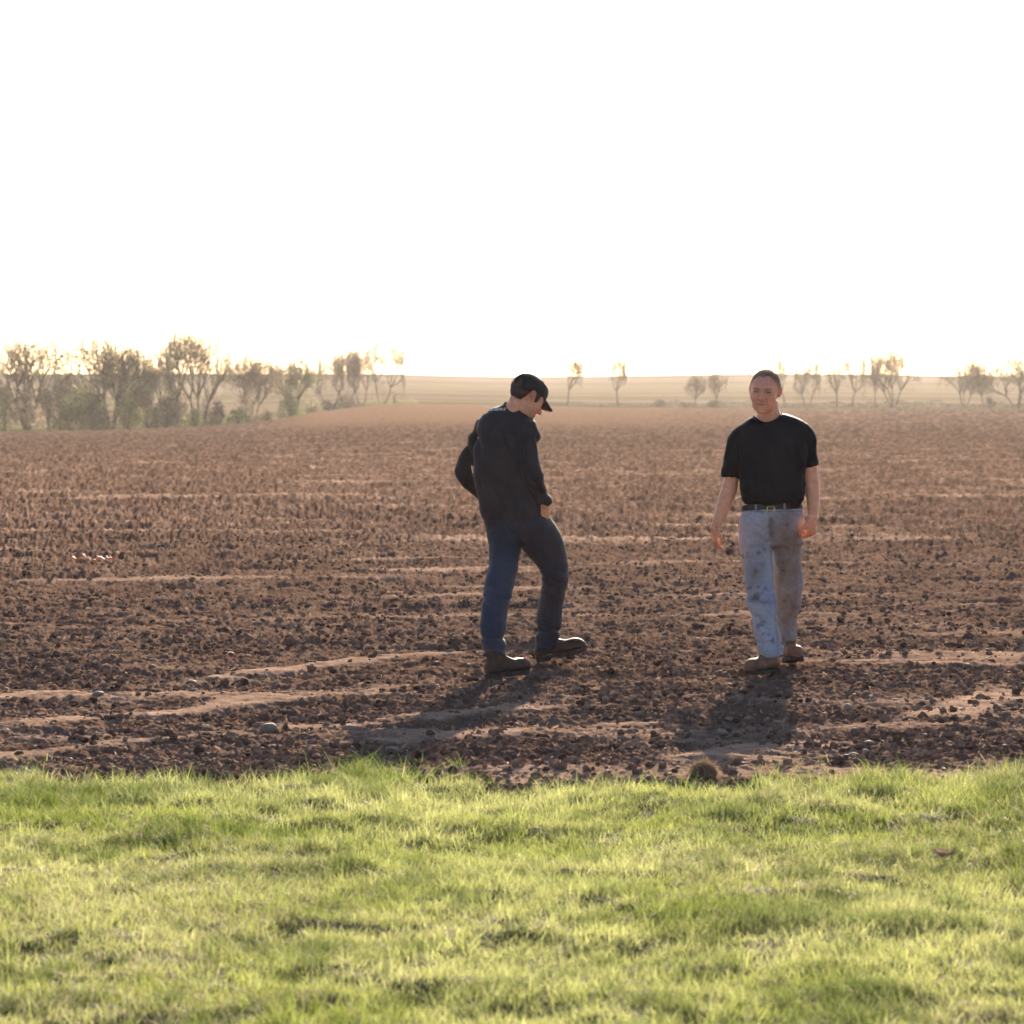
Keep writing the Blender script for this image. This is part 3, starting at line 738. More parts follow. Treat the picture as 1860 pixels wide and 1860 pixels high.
# ---------------------------------------------------------------- people: modelling tools
def cr(P, n):
    "Catmull-Rom resampling of rows of P, n steps per span"
    P = np.asarray(P, float); m = len(P)
    if m < 3:
        t = np.linspace(0, 1, n + 1)[:, None]; return P[0] * (1 - t) + P[1] * t
    E = np.vstack([2 * P[0] - P[1], P, 2 * P[-1] - P[-2]]); out = []
    for i in range(m - 1):
        p0, p1, p2, p3 = E[i], E[i + 1], E[i + 2], E[i + 3]
        for t in np.arange(n) / n:
            out.append(0.5 * ((2 * p1) + (-p0 + p2) * t + (2 * p0 - 5 * p1 + 4 * p2 - p3) * t * t + (-p0 + 3 * p1 - 3 * p2 + p3) * t ** 3))
    out.append(P[-1]); return np.array(out)

def loft_rings(C, A, B, k=24, sup=2.0, cap=0.35):
    "closed surface through ellipse rings: centre C, half axis vectors A and B"
    C, A, B = map(np.asarray, (C, A, B)); n = len(C)
    t = np.arange(k) * 2 * np.pi / k; ct, st = np.cos(t), np.sin(t)
    ex = 2.0 / sup; cx = np.sign(ct) * np.abs(ct) ** ex; sx = np.sign(st) * np.abs(st) ** ex
    V = (C[:, None] + A[:, None] * cx[None, :, None] + B[:, None] * sx[None, :, None])
    F = []
    for i in range(n - 1):
        for j in range(k):
            q = (j + 1) % k; F.append((i * k + j, i * k + q, (i + 1) * k + q, (i + 1) * k + j))
    V = V.reshape(-1, 3)
    extra = []
    for (i, nb) in ((0, 1), (n - 1, n - 2)):
        d = C[i] - C[nb]; d = d / (np.linalg.norm(d) + 1e-9)
        R = 0.5 * (np.linalg.norm(A[i]) + np.linalg.norm(B[i]))
        ring = C[i] + d * R * cap * 0.75 + (V[i * k:(i + 1) * k] - C[i]) * 0.62
        b = len(V) + sum(len(e) for e in extra); extra.append(ring); tip = b + k; extra.append((C[i] + d * R * cap)[None])
        for j in range(k):
            q = (j + 1) % k
            f = (i * k + q, i * k + j, b + j, b + q); g = (b + q, b + j, tip)
            if i: f = f[::-1]; g = g[::-1]
            F += [f, g]
    V = np.vstack([V] + extra)
    # outward orientation test
    vol = 0
    for f in F:
        p = V[list(f)]; vol += np.dot(p[0], np.cross(p[1], p[2]))
        if len(f) == 4: vol += np.dot(p[0], np.cross(p[2], p[3]))
    if vol < 0: F = [f[::-1] for f in F]
    return V, F

def tube(P, R, side=(1, 0, 0), flat=1.0, n=5, k=20, sup=2.0, cap=0.6):
    "P rows of points, R radius along `side` (or (ra, rb) rows)"
    P = np.asarray(P, float); R = np.asarray(R, float)
    if R.ndim == 1: R = np.stack([R, R * flat], 1)
    Q = cr(np.hstack([P, R]), n); C, r = Q[:, :3], Q[:, 3:]
    T = np.gradient(C, axis=0); T /= np.linalg.norm(T, axis=1)[:, None]
    S = np.asarray(side, float)[None] - T * (T @ np.asarray(side, float))[:, None]; S /= np.linalg.norm(S, axis=1)[:, None]
    Bv = np.cross(T, S)
    return loft_rings(C, S * r[:, :1], Bv * r[:, 1:], k, sup, cap)

def slab(rows, D0, n=4, k=36, sup=2.35, cap=0.3, yaw=0.0):
    "torso style loft: rows (py, x left px, x right px, depth offset, depth half) at distance D0"
    rows = cr(np.array(rows, float), n); C, A, B = [], [], []
    for (py, xl, xr, yc, dh) in rows:
        D = D0 + yc; c = W((xl + xr) / 2, py, D); hw = (xr - xl) / 2 / FPX * D
        C.append(c); A.append((hw, hw * math.tan(yaw), 0)); B.append((0, dh, 0))
    return loft_rings(C, A, B, k, sup, cap)

def pxtube(rows, D0, n=5, side=(1, 0, 0), flat=1.0, k=22, sup=2.1, cap=0.4):
    "rows (px, py, radius px, depth offset[, flat])"
    P = [W(r[0], r[1], D0 + r[3]) for r in rows]
    R = [(r[2] / FPX * (D0 + r[3]), r[2] / FPX * (D0 + r[3]) * (r[4] if len(r) > 4 else flat)) for r in rows]
    return tube(P, R, side, n=n, k=k, sup=sup, cap=cap)

def ell(c, r, M=None, sub=3):
    bm = bmesh.new(); bmesh.ops.create_icosphere(bm, subdivisions=sub, radius=1.0)
    V = np.array([v.co[:] for v in bm.verts]) * np.asarray(r); F = [tuple(v.index for v in f.verts) for f in bm.faces]; bm.free()
    if M is not None: V = V @ np.asarray(M).T
    return V + np.asarray(c), F

def merge(parts):
    V, F, b = [], [], 0
    for (v, f) in parts:
        V.append(v); F += [tuple(i + b for i in q) for q in f]; b += len(v)
    return np.vstack(V), F

def raw(name, V, F):
    me = bpy.data.meshes.new(name); me.from_pydata([tuple(v) for v in V], [], F); me.update(); return me

def remesh(parts, voxel, smooth=3, fac=0.5):
    V, F = merge(parts); me = raw("tmp", V, F); o = bpy.data.objects.new("tmp", me); COL.objects.link(o)
    m = o.modifiers.new("r", 'REMESH'); m.mode = 'VOXEL'; m.voxel_size = voxel
    if smooth: s = o.modifiers.new("s", 'SMOOTH'); s.factor = fac; s.iterations = smooth
    dg = bpy.context.evaluated_depsgraph_get(); ev = o.evaluated_get(dg)
    out = bpy.data.meshes.new_from_object(ev, depsgraph=dg)
    bpy.data.objects.remove(o); bpy.data.meshes.remove(me)
    out.polygons.foreach_set("use_smooth", np.ones(len(out.polygons), bool))
    return out

def co(me):
    a = np.empty(len(me.vertices) * 3, np.float32); me.vertices.foreach_get("co", a); return a.reshape(-1, 3).astype(np.float64)
def no(me):
    a = np.empty(len(me.vertices) * 3, np.float32); me.vertex_normals.foreach_get("vector", a); return a.reshape(-1, 3).astype(np.float64)
def setco(me, V):
    me.vertices.foreach_set("co", np.asarray(V, np.float32).ravel()); me.update()
def topx(V):
    "world -> photograph pixels"
    return CX + V[:, 0] / V[:, 1] * FPX, Y0 + (H - V[:, 2]) / V[:, 1] * FPX

# ---- heads: a signed distance sculpture sampled on a sphere of directions
def s_ell(p, c, r):
    q = (p - np.asarray(c)) / np.asarray(r); k0 = np.linalg.norm(q, axis=1); k1 = np.linalg.norm(q / np.asarray(r), axis=1)
    return k0 * (k0 - 1) / np.maximum(k1, 1e-6)
def s_cap(p, a, b, ra, rb):
    a = np.asarray(a, float); b = np.asarray(b, float); ab = b - a
    t = np.clip((p - a) @ ab / (ab @ ab), 0, 1); return np.linalg.norm(p - a - t[:, None] * ab, axis=1) - (ra + (rb - ra) * t)
def smin(a, b, k):
    h = np.clip(0.5 + 0.5 * (b - a) / k, 0, 1); return b * (1 - h) + a * h - k * h * (1 - h)
def ssub(a, b, k): return -smin(-a, b, k)

def head_sdf(p, P):
    x, y, z = p[:, 0], p[:, 1], p[:, 2]
    q = p.copy(); q[:, 0] = np.abs(x)
    d = s_ell(p, (0, 0.018, 0.030), (0.077, 0.097, 0.085))
    d = smin(d, s_ell(p, (0, -0.030, 0.010), (0.068, 0.062, 0.080)), 0.03)
    d = smin(d, s_ell(p, (0, -0.028, -0.045), (0.064 * P['jaw'], 0.062, 0.070)), 0.03)
    d = smin(d, s_ell(q, (0.022, -0.032, -0.080), (0.034 * P['jaw'], 0.050, 0.034)), 0.025)
    d = smin(d, s_ell(p, (0, -0.071, -0.104), (0.027, 0.022, 0.020)), 0.018)
    d = smin(d, s_ell(q, (0.046, -0.060, -0.030), (0.024, 0.022, 0.024)), 0.02)          # cheekbones
    d = ssub(d, s_ell(q, (0.035, -0.107, 0.000), (0.026, 0.026, 0.017)), 0.012)           # sockets
    d = smin(d, s_cap(q, (0.010, -0.088, 0.020), (0.047, -0.077, 0.017), 0.012, 0.009), 0.008)  # brow ridge
    d = smin(d, s_ell(q, (0.035, -0.077, -0.002), (0.019, 0.015, 0.013)), 0.004)          # lids over the eyeballs
    d = ssub(d, s_ell(q, (0.035, -0.0935, -0.0015), (0.0175, 0.008, 0.0034)), 0.002)      # narrowed slit
    d = smin(d, s_cap(p, (0, -0.087, 0.014), (0, -0.117, -0.034), 0.0095, 0.0145), 0.009)   # nose
    d = smin(d, s_ell(q, (0.0160, -0.100, -0.038), (0.0100, 0.013, 0.0095)), 0.005)
    d = ssub(d, s_ell(q, (0.0075, -0.106, -0.0475), (0.004, 0.007, 0.004)), 0.003)
    d = smin(d, s_ell(p, (0, -0.072, -0.070), (0.033, 0.022, 0.024)), 0.015)               # mouth mound
    d = smin(d, s_cap(q, (0, -0.0935, -0.0630), (0.026, -0.084, -0.068), 0.0050, 0.002), 0.005)
    d = smin(d, s_cap(q, (0, -0.0925, -0.0760), (0.024, -0.084, -0.0735), 0.0068, 0.0025), 0.005)
    d = ssub(d, s_cap(q, (0, -0.0985, -0.0692), (0.030, -0.0890, -0.0735), 0.0030, 0.0022), 0.002)
    d = ssub(d, s_cap(q, (0.022, -0.100, -0.038), (0.038, -0.088, -0.068), 0.0030, 0.0022), 0.008)  # nasolabial fold
    return d

def march(sdf, c=(0, 0.0, -0.012), sub=7, r0=0.2):
    bm = bmesh.new(); bmesh.ops.create_icosphere(bm, subdivisions=sub, radius=1.0)
    U = np.array([v.co[:] for v in bm.verts]); F = [tuple(v.index for v in f.verts) for f in bm.faces]; bm.free()
    U /= np.linalg.norm(U, axis=1)[:, None]; c = np.asarray(c)
    r = np.full(len(U), r0)
    for _ in range(70): r = np.maximum(r - 0.7 * sdf(c + U * r[:, None]), 0.01)
    return c + U * r[:, None], F

def ear(side):
    "outer ear: rim, bowl and lobe as one lumpy flap"
    parts = []
    s = side; pts = []
    for k in range(9):
        a = math.radians(-60 + k * 32)
        pts.append((s * (0.0865 + 0.004 * math.sin(a)), 0.017 + 0.0125 * math.cos(a - 0.2), 0.003 + 0.023 * math.sin(a)))
    parts.append(tube(pts, [0.0045] * 9, side=(1, 0.3, 0.1), n=3, k=8))
    M = np.array(Matrix.Rotation(math.radians(-22 * s), 3, 'Z') @ Matrix.Rotation(math.radians(10), 3, 'X'))
    parts.append(ell((s * 0.083, 0.015, 0.002), (0.0050, 0.0145, 0.0265), M))
    parts.append(ell((s * 0.080, 0.008, -0.021), (0.0055, 0.009, 0.011), M))
    parts.append(ell((s * 0.075, 0.004, -0.004), (0.012, 0.008, 0.018)))
    return parts

def basis(F, U):
    F = np.asarray(F, float); F /= np.linalg.norm(F); U = np.asarray(U, float); U = U - F * (U @ F); U /= np.linalg.norm(U)
    Y = -F; X = np.cross(Y, U); return np.stack([X, Y, U], 1)     # columns: local x, y, z

def hand(wrist, d, n_, s_, curl=(0.35, 0.5, 0.4), thumb=0.6, scale=1.0, spread=0.06, w0=0.026):
    "wrist point, finger direction d, palm normal n_, thumb side s_"
    d = np.asarray(d, float); d /= np.linalg.norm(d); s_ = np.asarray(s_, float); s_ = s_ - d * (s_ @ d); s_ /= np.linalg.norm(s_)
    n_ = np.asarray(n_, float); n_ = n_ - d * (n_ @ d) - s_ * (n_ @ s_); n_ /= np.linalg.norm(n_)
    w_ = np.asarray(wrist, float); K = scale; parts = []
    L = [(-0.02, w0, 0.020, 0), (0.0, w0, 0.019, 0), (0.03, 0.036, 0.018, 0.002), (0.06, 0.042, 0.016, 0), (0.090, 0.041, 0.0135, -0.002)]
    Q = cr(np.array(L), 3)
    parts.append(loft_rings([w_ + d * q[0] * K + s_ * q[3] * K for q in Q], [s_ * q[1] * K for q in Q], [n_ * q[2] * K for q in Q], 18, 2.3, 0.3))
    for i, (off, ln, r) in enumerate(((0.031, 0.074, 0.0088), (0.0105, 0.083, 0.0092), (-0.0105, 0.077, 0.0088), (-0.031, 0.060, 0.0076))):
        p = w_ + (d * 0.084 + s_ * off) * K; a = 0.0; pts = [p - d * 0.02 * K]; rr = [r * K * 0.95]
        fd = d + s_ * off / 0.03 * spread; fd /= np.linalg.norm(fd)
        for j, (fr, cu) in enumerate(zip((0.46, 0.30, 0.24), curl)):
            pts.append(p); rr.append(r * K * (1.0, 0.95, 0.88)[j]); a += cu * (1 + 0.12 * i)
            p = p + (fd * math.cos(a) + n_ * math.sin(a)) * ln * fr * K
        pts.append(p); rr.append(r * K * 0.7)
        parts.append(tube(pts, rr, side=s_, n=4, k=12, cap=0.8))
    t0 = w_ + (d * 0.012 + s_ * 0.022) * K; t1 = t0 + (d * 0.034 + s_ * 0.024 + n_ * 0.012) * K
    t2 = t1 + (d * 0.030 + s_ * (0.016 * (1 - thumb)) + n_ * 0.022 * thumb) * K; t3 = t2 + (d * 0.024 - s_ * 0.010 * thumb + n_ * 0.012 * thumb) * K
    parts.append(tube([t0, t1, t2, t3], [0.015 * K, 0.0125 * K, 0.0105 * K, 0.008 * K], side=n_, n=4, k=12, cap=0.8))
    return parts

def boot(heel, toe_dir, pitch=0.0, L=0.305, Wd=0.108, shaft=0.15, shaft_lean=(0, 0), sole=0.026):
    "returns (upper parts, sole parts); heel = point on the ground under the heel"
    f = np.array([toe_dir[0], toe_dir[1], 0.0]); f /= np.linalg.norm(f); f = f * math.cos(pitch) + np.array([0, 0, 1.0]) * math.sin(pitch)
    s = np.cross(f, (0, 0, 1.0)); s /= np.linalg.norm(s); u = np.cross(s, f); h = np.asarray(heel, float)
    rows = [(0.005, 0.030, 0.050, 0.030), (0.03, 0.037, 0.062, 0.040), (0.075, 0.039, 0.078, 0.052), (0.115, 0.040, 0.080, 0.055), (0.155, 0.043, 0.066, 0.045), (0.195, 0.050, 0.058, 0.037), (0.225, 0.053, 0.059, 0.037), (0.255, 0.053, 0.058, 0.036), (0.282, 0.046, 0.052, 0.031), (0.300, 0.032, 0.043, 0.022)]
    Q = cr(np.array(rows), 3); C, A, B = [], [], []
    for (t, w_, zc, hh) in Q:
        C.append(h + f * t * L / 0.305 + u * (sole + (zc - 0.02) * 0.98)); A.append(s * w_ * Wd / 0.108); B.append(u * hh)
    up = [loft_rings(C, A, B, 24, 2.6, 0.35)]
    an = h + f * 0.068 + u * 0.075; top = h + f * 0.066 + u * 0.04 + np.array([shaft_lean[0], shaft_lean[1], shaft])
    up.append(tube([an, (an + top) / 2 + f * 0.004, top], [(0.040, 0.052), (0.042, 0.052), (0.047, 0.056)], side=s, n=4, k=20, sup=2.2, cap=0.1))
    for i in range(5):                                     # laces
        t = 0.105 + i * 0.017; c = h + f * t + u * (0.137 - i * 0.0125)
        up.append(tube([c - s * 0.022 - u * 0.004, c + u * 0.003, c + s * 0.022 - u * 0.004], [0.0028] * 3, side=f, n=3, k=6))
    # sole: outline plate with a heel block
    so = []
    for (t0, t1, zt, zb) in ((0.0, 0.305, sole + 0.004, 0.010), (0.0, 0.085, 0.014, -0.002), (0.125, 0.298, 0.014, 0.002)):
        ts = np.linspace(t0, t1, 16); wid = np.interp(ts, [0, 0.012, 0.03, 0.11, 0.15, 0.20, 0.25, 0.285, 0.305], [0.020, 0.034, 0.040, 0.037, 0.041, 0.052, 0.053, 0.038, 0.012]) * Wd / 0.104
        V, F = [], []
        for i, t in enumerate(ts):
            rise = 0.012 * max(0, (t - 0.22) / 0.085) ** 2
            for (ss, zz) in ((-1, zb), (1, zb), (1, zt), (-1, zt)):
                V.append(h + f * t * L / 0.305 + s * wid[i] * ss * 1.03 + u * (zz + rise))
        for i in range(15):
            for j in range(4): q = (j + 1) % 4; F.append((i * 4 + j, i * 4 + q, i * 4 + 4 + q, i * 4 + 4 + j))
        F += [(3, 2, 1, 0), (60, 61, 62, 63)]
        V = np.array(V); vol = sum(np.dot(V[f_[0]], np.cross(V[f_[1]], V[f_[2]])) + np.dot(V[f_[0]], np.cross(V[f_[2]], V[f_[3]])) for f_ in F)
        if vol < 0: F = [f_[::-1] for f_ in F]
        so.append((V, F))
    return up, so

def neckline(me, D0, front, back, thick=0.0055):
    """open the cloth above a neckline given as picture rows (near side, far side) and return the ribbed collar on its edge"""
    V = co(me); F = [tuple(p.vertices) for p in me.polygons]
    bvh = BVHTree.FromPolygons([Vector(v) for v in V], F)
    loop = []
    def hit(x, y, sgn):
        c = W(x, y, D0); h = bvh.ray_cast(Vector((c[0], D0 - sgn * 1.0, c[2])), Vector((0, sgn, 0)))[0]
        return np.array(h[:]) if h else None
    fx, fy = zip(*front); bx, by = zip(*back)
    for x in np.linspace(fx[0], fx[-1], 30):
        h = hit(x, np.interp(x, fx, fy), 1)
        if h is not None: loop.append(h)
    for x in np.linspace(bx[-1], bx[0], 30):
        h = hit(x, np.interp(x, bx, by), -1)
        if h is not None: loop.append(h)
    L = np.array(loop + [loop[0]]); 
    for _ in range(6): L[1:-1] = (L[:-2] + 2 * L[1:-1] + L[2:]) / 4
    px, py = topx(V); yc = np.interp(px, *zip(*[(q[0], 0) for q in front])) * 0 + np.mean(L[:, 1])
    near = V[:, 1] < np.interp(px, [fx[0], fx[-1]], [yc[0], yc[0]])
    cut = np.where(near, np.interp(px, fx, fy), np.interp(px, bx, by))
    rem = (px > fx[0]) & (px < fx[-1]) & (py < cut)
    bm = bmesh.new(); bm.from_mesh(me); bm.verts.ensure_lookup_table()
    bmesh.ops.delete(bm, geom=[bm.verts[i] for i in np.nonzero(rem)[0]], context='VERTS'); bm.to_mesh(me); bm.free()
    return tube(L, [(thick * 1.5, thick * 0.8)] * len(L), side=(0.01, 0.02, 1), n=1, k=8, cap=0.1)

def wrinkle(me, fn):
    V = co(me); Nn = no(me); setco(me, V + Nn * fn(V, Nn)[:, None])

# materials for the people
M_skin = simple("skin", (0, 0, 0), rough=0.45, spec=0.5, noise=0.10, nscale=45, bump=0.15, bscale=300, attr=True, sss=0.0, coords="Generated")
M_shirt_black = simple("black_cotton", (0.008, 0.0065, 0.0075), rough=0.65, spec=0.12, noise=0.2, nscale=12, bump=0.3, bscale=260)
M_shirt_faded = simple("faded_black_cotton", (0.031, 0.0245, 0.026), rough=0.65, spec=0.18, noise=0.25, nscale=9, bump=0.3, bscale=260)
M_jeans = simple("denim", (0, 0, 0), rough=0.7, spec=0.25, noise=0.12, nscale=60, bump=0.4, bscale=500, attr=True)
M_boot = simple("boot_leather", (0, 0, 0), rough=0.7, spec=0.3, noise=0.25, nscale=30, bump=0.4, bscale=150, attr=True)
M_sole = simple("boot_rubber", (0.055, 0.042, 0.035), rough=0.9, spec=0.2, noise=0.35, nscale=40, bump=0.5, bscale=120)
M_hair = simple("hair", (0, 0, 0), rough=0.5, spec=0.5, noise=0.4, nscale=120, attr=True, trans=0.4)
M_cap = simple("cap_cloth", (0.030, 0.022, 0.020), rough=0.85, spec=0.2, noise=0.2, nscale=40, bump=0.3, bscale=300, sheen=0.2)
M_belt = simple("belt_leather", (0.012, 0.009, 0.009), rough=0.5, spec=0.4)
M_brass = simple("brass", (0.75, 0.52, 0.28), rough=0.25, metal=1.0)
M_white = simple("print_white", (0.75, 0.72, 0.72), rough=0.8)
M_orange = simple("print_orange", (0.70, 0.34, 0.10), rough=0.8)

def hair_shell(Bm, c0, s, inside, thick, sdf, colour, seed, tuft_n=2600, tlen=0.017, comb=(0, -0.5, 0.4), cen=(0, 0.0, -0.012)):
    "close hair: an offset of the skull where inside(p) > 0, with short tufts"
    V, F = march(sdf, cen, 6)
    k = inside(V); U = V - np.asarray(cen); U /= np.linalg.norm(U, axis=1)[:, None]
    rr = (fbm3(V * np.array([90, 90, 60]), 2, seed) - 0.5) * 0.006 + (fbm3(V * 32, 2, seed + 3) - 0.5) * 0.006
    V2 = V + U * np.where(k > 0, thick * np.clip(k / 0.012, 0, 1) ** 0.6 + rr * np.clip(k / 0.012, 0, 1), -0.012)[:, None]
    keep = [f for f in F if max(k[i] for i in f) > 0]
    col = np.array([colour(v) for v in V2])
    base = V2[k > 0.004]; bU = U[k > 0.004]
    rng = np.random.default_rng(seed); i = rng.integers(0, len(base), tuft_n)
    p = base[i] + rng.normal(0, 0.0012, (tuft_n, 3)); d = bU[i] * 0.35 + (np.asarray(comb) - bU[i] * (bU[i] @ np.asarray(comb))[:, None]) * 0.9 + rng.normal(0, 0.22, (tuft_n, 3)); d /= np.linalg.norm(d, axis=1)[:, None]
    wv = np.cross(d, rng.normal(0, 1, (tuft_n, 3))); wv /= np.linalg.norm(wv, axis=1)[:, None]; L = tlen * rng.uniform(0.5, 1.1, tuft_n)[:, None]
    wv *= 0.0009
    TV = np.stack([p - wv - bU[i] * 0.003, p + wv - bU[i] * 0.003, p + d * L + bU[i] * 0.001], 1).reshape(-1, 3)
    n0 = len(V2); tf = [(n0 + 3 * q, n0 + 3 * q + 1, n0 + 3 * q + 2) for q in range(tuft_n)]
    tc = np.repeat(np.array([colour(v) for v in p]) * rng.uniform(0.7, 1.4, tuft_n)[:, None], 3, 0)
    VV = np.vstack([V2, TV]) * s @ Bm.T + c0
    me = raw("hair", VV, keep + tf); me.polygons.foreach_set("use_smooth", np.ones(len(me.polygons), bool))
    add_col(me, np.vstack([col, tc])); return me

# ================================================================ the man in the t-shirt (right)
DB = 21.75
def man_b():
    Bm = basis((-0.25, -1.0, -0.03), (0.06, 0.0, 1.0)); s = 1.075; c0 = W(1389.5, 711.0, DB - 0.06); P = dict(jaw=0.97)
    sdf = lambda p: head_sdf(p, P)
    hv, hf = march(sdf); head = (hv * s @ Bm.T + c0, hf)
    parts = [head] + [(v * s @ Bm.T + c0, f) for sd in (-1, 1) for (v, f) in ear(sd)]
    parts.append(pxtube([(1396, 728, 17, 0.02), (1395.5, 742, 20, 0.02), (1396, 756, 23, 0.02), (1398, 785, 34, 0.02)], DB, flat=0.95))
    parts.append(slab([(756, 1374, 1424, 0.03, .07), (766, 1362, 1444, 0.02, .088), (776, 1352, 1456, 0.015, .104), (800, 1349, 1460, 0.01, .112), (860, 1350, 1456, 0.01, .11), (910, 1352, 1452, 0.0, .11), (960, 1350, 1450, 0.02, .10)], DB))
    # arms
    la = [(1347, 790, 15, .02), (1337, 830, 14.5, .03), (1329, 866, 13.5, .04), (1325, 887, 14.6, .03, .9), (1317, 911, 14.0, 0.0, .9), (1309, 934, 11.0, -.04, .85), (1300, 956, 8.8, -.08, .75), (1298, 962, 9, -.09, .7)]
    ra = [(1460, 788, 15, .02), (1468, 830, 14.5, .03), (1472, 862, 14.2, .03), (1475.5, 888, 13.8, .01, .9), (1477, 912, 11.8, -.03, .9), (1476.5, 932, 9.6, -.07, .85), (1476, 943, 9.2, -.09, .8)]
    parts += [pxtube(la, DB), pxtube(ra, DB)]
    parts += hand(W(1298, 958, DB - .085), (0.06, -0.10, -1), (0.85, 0.25, 0.0), (0.25, -0.95, 0), curl=(0.35, 0.45, 0.3), thumb=0.5, scale=0.98, w0=0.026)
    parts += hand(W(1475, 940, DB - .09), (-0.04, -0.05, -1), (-0.75, 0.62, 0.0), (-0.62, -0.75, 0), curl=(0.75, 0.95, 0.6), thumb=0.9, scale=1.06, w0=0.027)
    # legs and feet inside the clothes
    parts += [pxtube([(1376, 940, 22, 0), (1375, 1010, 16, -.04), (1381, 1075, 13, -.12), (1389, 1130, 11, -.15), (1402, 1195, 8, -.18)], DB),
              pxtube([(1424, 940, 22, 0), (1428, 1010, 16, .07), (1431, 1075, 13, .17), (1428, 1130, 10, .26), (1431, 1185, 7, .34)], DB)]
    body = remesh(parts, 0.0036, 2, 0.4)
    V = co(body)
    L = ((V - c0) @ Bm) / s; q = L.copy(); q[:, 0] = np.abs(q[:, 0])
    col = np.tile([[0.72, 0.31, 0.165]], (len(V), 1)); n = fbm3(V * 38, 3, 7)[:, None]
    col = col * (1 + (n - 0.5) * 0.35)
    inh = (L[:, 2] > -0.16) & (np.linalg.norm(L, axis=1) < 0.17)
    def put(m, c, k=1.0):
        nonlocal col
        m = (np.clip(m, 0, 1) * k * inh)[:, None]; col = col * (1 - m) + np.asarray(c) * m
    gz = lambda c, r: np.exp(-(((q - np.asarray(c)) / np.asarray(r)) ** 2).sum(1))
    put(gz((0, -0.08, 0.06), (0.06, 0.05, 0.03)), (0.58, 0.25, 0.19), 0.6)
    put(gz((0.03, -0.09, -0.03), (0.03, 0.03, 0.02)), (0.58, 0.24, 0.16), 0.6)
    put(gz((0, -0.11, -0.03), (0.015, 0.02, 0.02)), (0.62, 0.29, 0.23), 0.6)
    put(gz((0, -0.07, -0.095), (0.055, 0.045, 0.03)), (0.33, 0.18, 0.135), 0.5)       # stubble
    put(gz((0, -0.10, -0.054), (0.028, 0.03, 0.006)), (0.22, 0.11, 0.08), 0.5)
    put(gz((0, -0.09, -0.0695), (0.027, 0.02, 0.006)), (0.42, 0.15, 0.12), 0.7)          # lips
    put(gz((0, -0.095, -0.0696), (0.030, 0.02, 0.0024)), (0.07, 0.02, 0.018), 0.9)
    put(gz((0.035, -0.09, -0.0015), (0.0165, 0.02, 0.0036)) * 1.5, (0.02, 0.012, 0.01), 0.95)    # narrowed eyes
    put(gz((0.035, -0.09, 0.006), (0.020, 0.02, 0.005)), (0.22, 0.09, 0.065), 0.6)  # shade under the brows painted into the skin
    put(gz((0.032, -0.09, 0.0165), (0.021, 0.03, 0.0042)) * 1.3, (0.13, 0.07, 0.05), 0.75)     # brows
    put(gz((0.0, -0.09, 0.012), (0.004, 0.02, 0.010)), (0.17, 0.06, 0.045), 0.5)  # crease shading painted into the skin: frown, cheek folds, forehead, under the eyes
    put(gz((0.030, -0.095, -0.052), (0.0045, 0.03, 0.016)), (0.26, 0.10, 0.065), 0.6)
    for zf in (0.036, 0.048, 0.060): put(gz((0.0, -0.09, zf), (0.040, 0.03, 0.0018)), (0.36, 0.14, 0.09), 0.5)
    put(gz((0.037, -0.09, -0.014), (0.018, 0.03, 0.004)), (0.34, 0.13, 0.085), 0.6)
    put((q[:, 0] > 0.080) * 1.0, (0.75, 0.14, 0.09), 0.85)                                    # backlit red glow of the ears, painted into the skin
    px, py = topx(V); hd = ((py > 938) & ((px < 1325) | (px > 1450)) & (py < 1005))
    hk = (hd * sstep(936, 966, py))[:, None]; col = col * (1 - hk + hk * np.array([0.90, 0.76, 0.70]))
    add_col(body, col)
    man = link("person", body, M_skin)
    tag(man, "man in black t-shirt and stained light jeans walking towards the viewer, arms hanging", "person", "men walking on the tilled field")

    # short greying hair
    def inside(p):
        x, y, z = np.abs(p[:, 0]), p[:, 1], p[:, 2]
        front = 0.083 - 0.020 * sstep(0.015, 0.045, x) * 0 + 0.012 * np.exp(-((x - 0.045) / 0.014) ** 2)      # receding corners
        hl = np.interp(y, [-0.12, -0.07, -0.045, -0.02, 0.0, 0.03, 0.12], [0.084, 0.080, 0.058, 0.010, 0.016, -0.045, -0.055])
        hl = np.where(y < -0.055, np.maximum(hl, front), hl)
        return z - hl + 0.013 * (noise3(p * 75, 5) - 0.5)
    def colr(v):
        side = min(1, max(0, (abs(v[0]) - 0.045) / 0.03)) * min(1, max(0, (0.07 - v[2]) / 0.05))
        c = np.array([0.36, 0.265, 0.21]) * (1 - side) + np.array([0.80, 0.71, 0.63]) * side; return c
    hm = hair_shell(Bm, c0, s, inside, 0.006, sdf, colr, 12, 9000, 0.015, (0.6, -0.6, 0.35))
    link("hair", hm, M_hair, man)

    # t-shirt
    rows = [(749, 1381, 1419, 0.03, .055), (757, 1366, 1444, 0.03, .085), (766, 1352, 1460, 0.025, .105), (777, 1341, 1467, 0.02, .12), (795, 1338, 1468, 0.01, .13), (820, 1340, 1466, 0.0, .137), (850, 1342, 1461, -.005, .142), (880, 1343, 1461, -.01, .15), (898, 1343.5, 1462.5, -.01, .153), (908, 1346, 1462, -.01, .15), (916, 1351, 1457, 0, .135), (921, 1357, 1452, 0, .12)]
    sh = [slab(rows, DB, cap=0.15),
          pxtube([(1356, 783, 17, .02), (1341, 800, 19, .02), (1334, 825, 18.3, .03), (1329, 850, 17.6, .03), (1327, 866.5, 17.0, .035)], DB, flat=1.05, cap=0.04),
          pxtube([(1452, 780, 18, .02), (1464, 796, 18.5, .02), (1468, 820, 17.6, .03), (1471, 846, 16.2, .03)], DB, flat=1.1, cap=0.04)]
    m = remesh(sh, 0.0065, 4, 0.5)
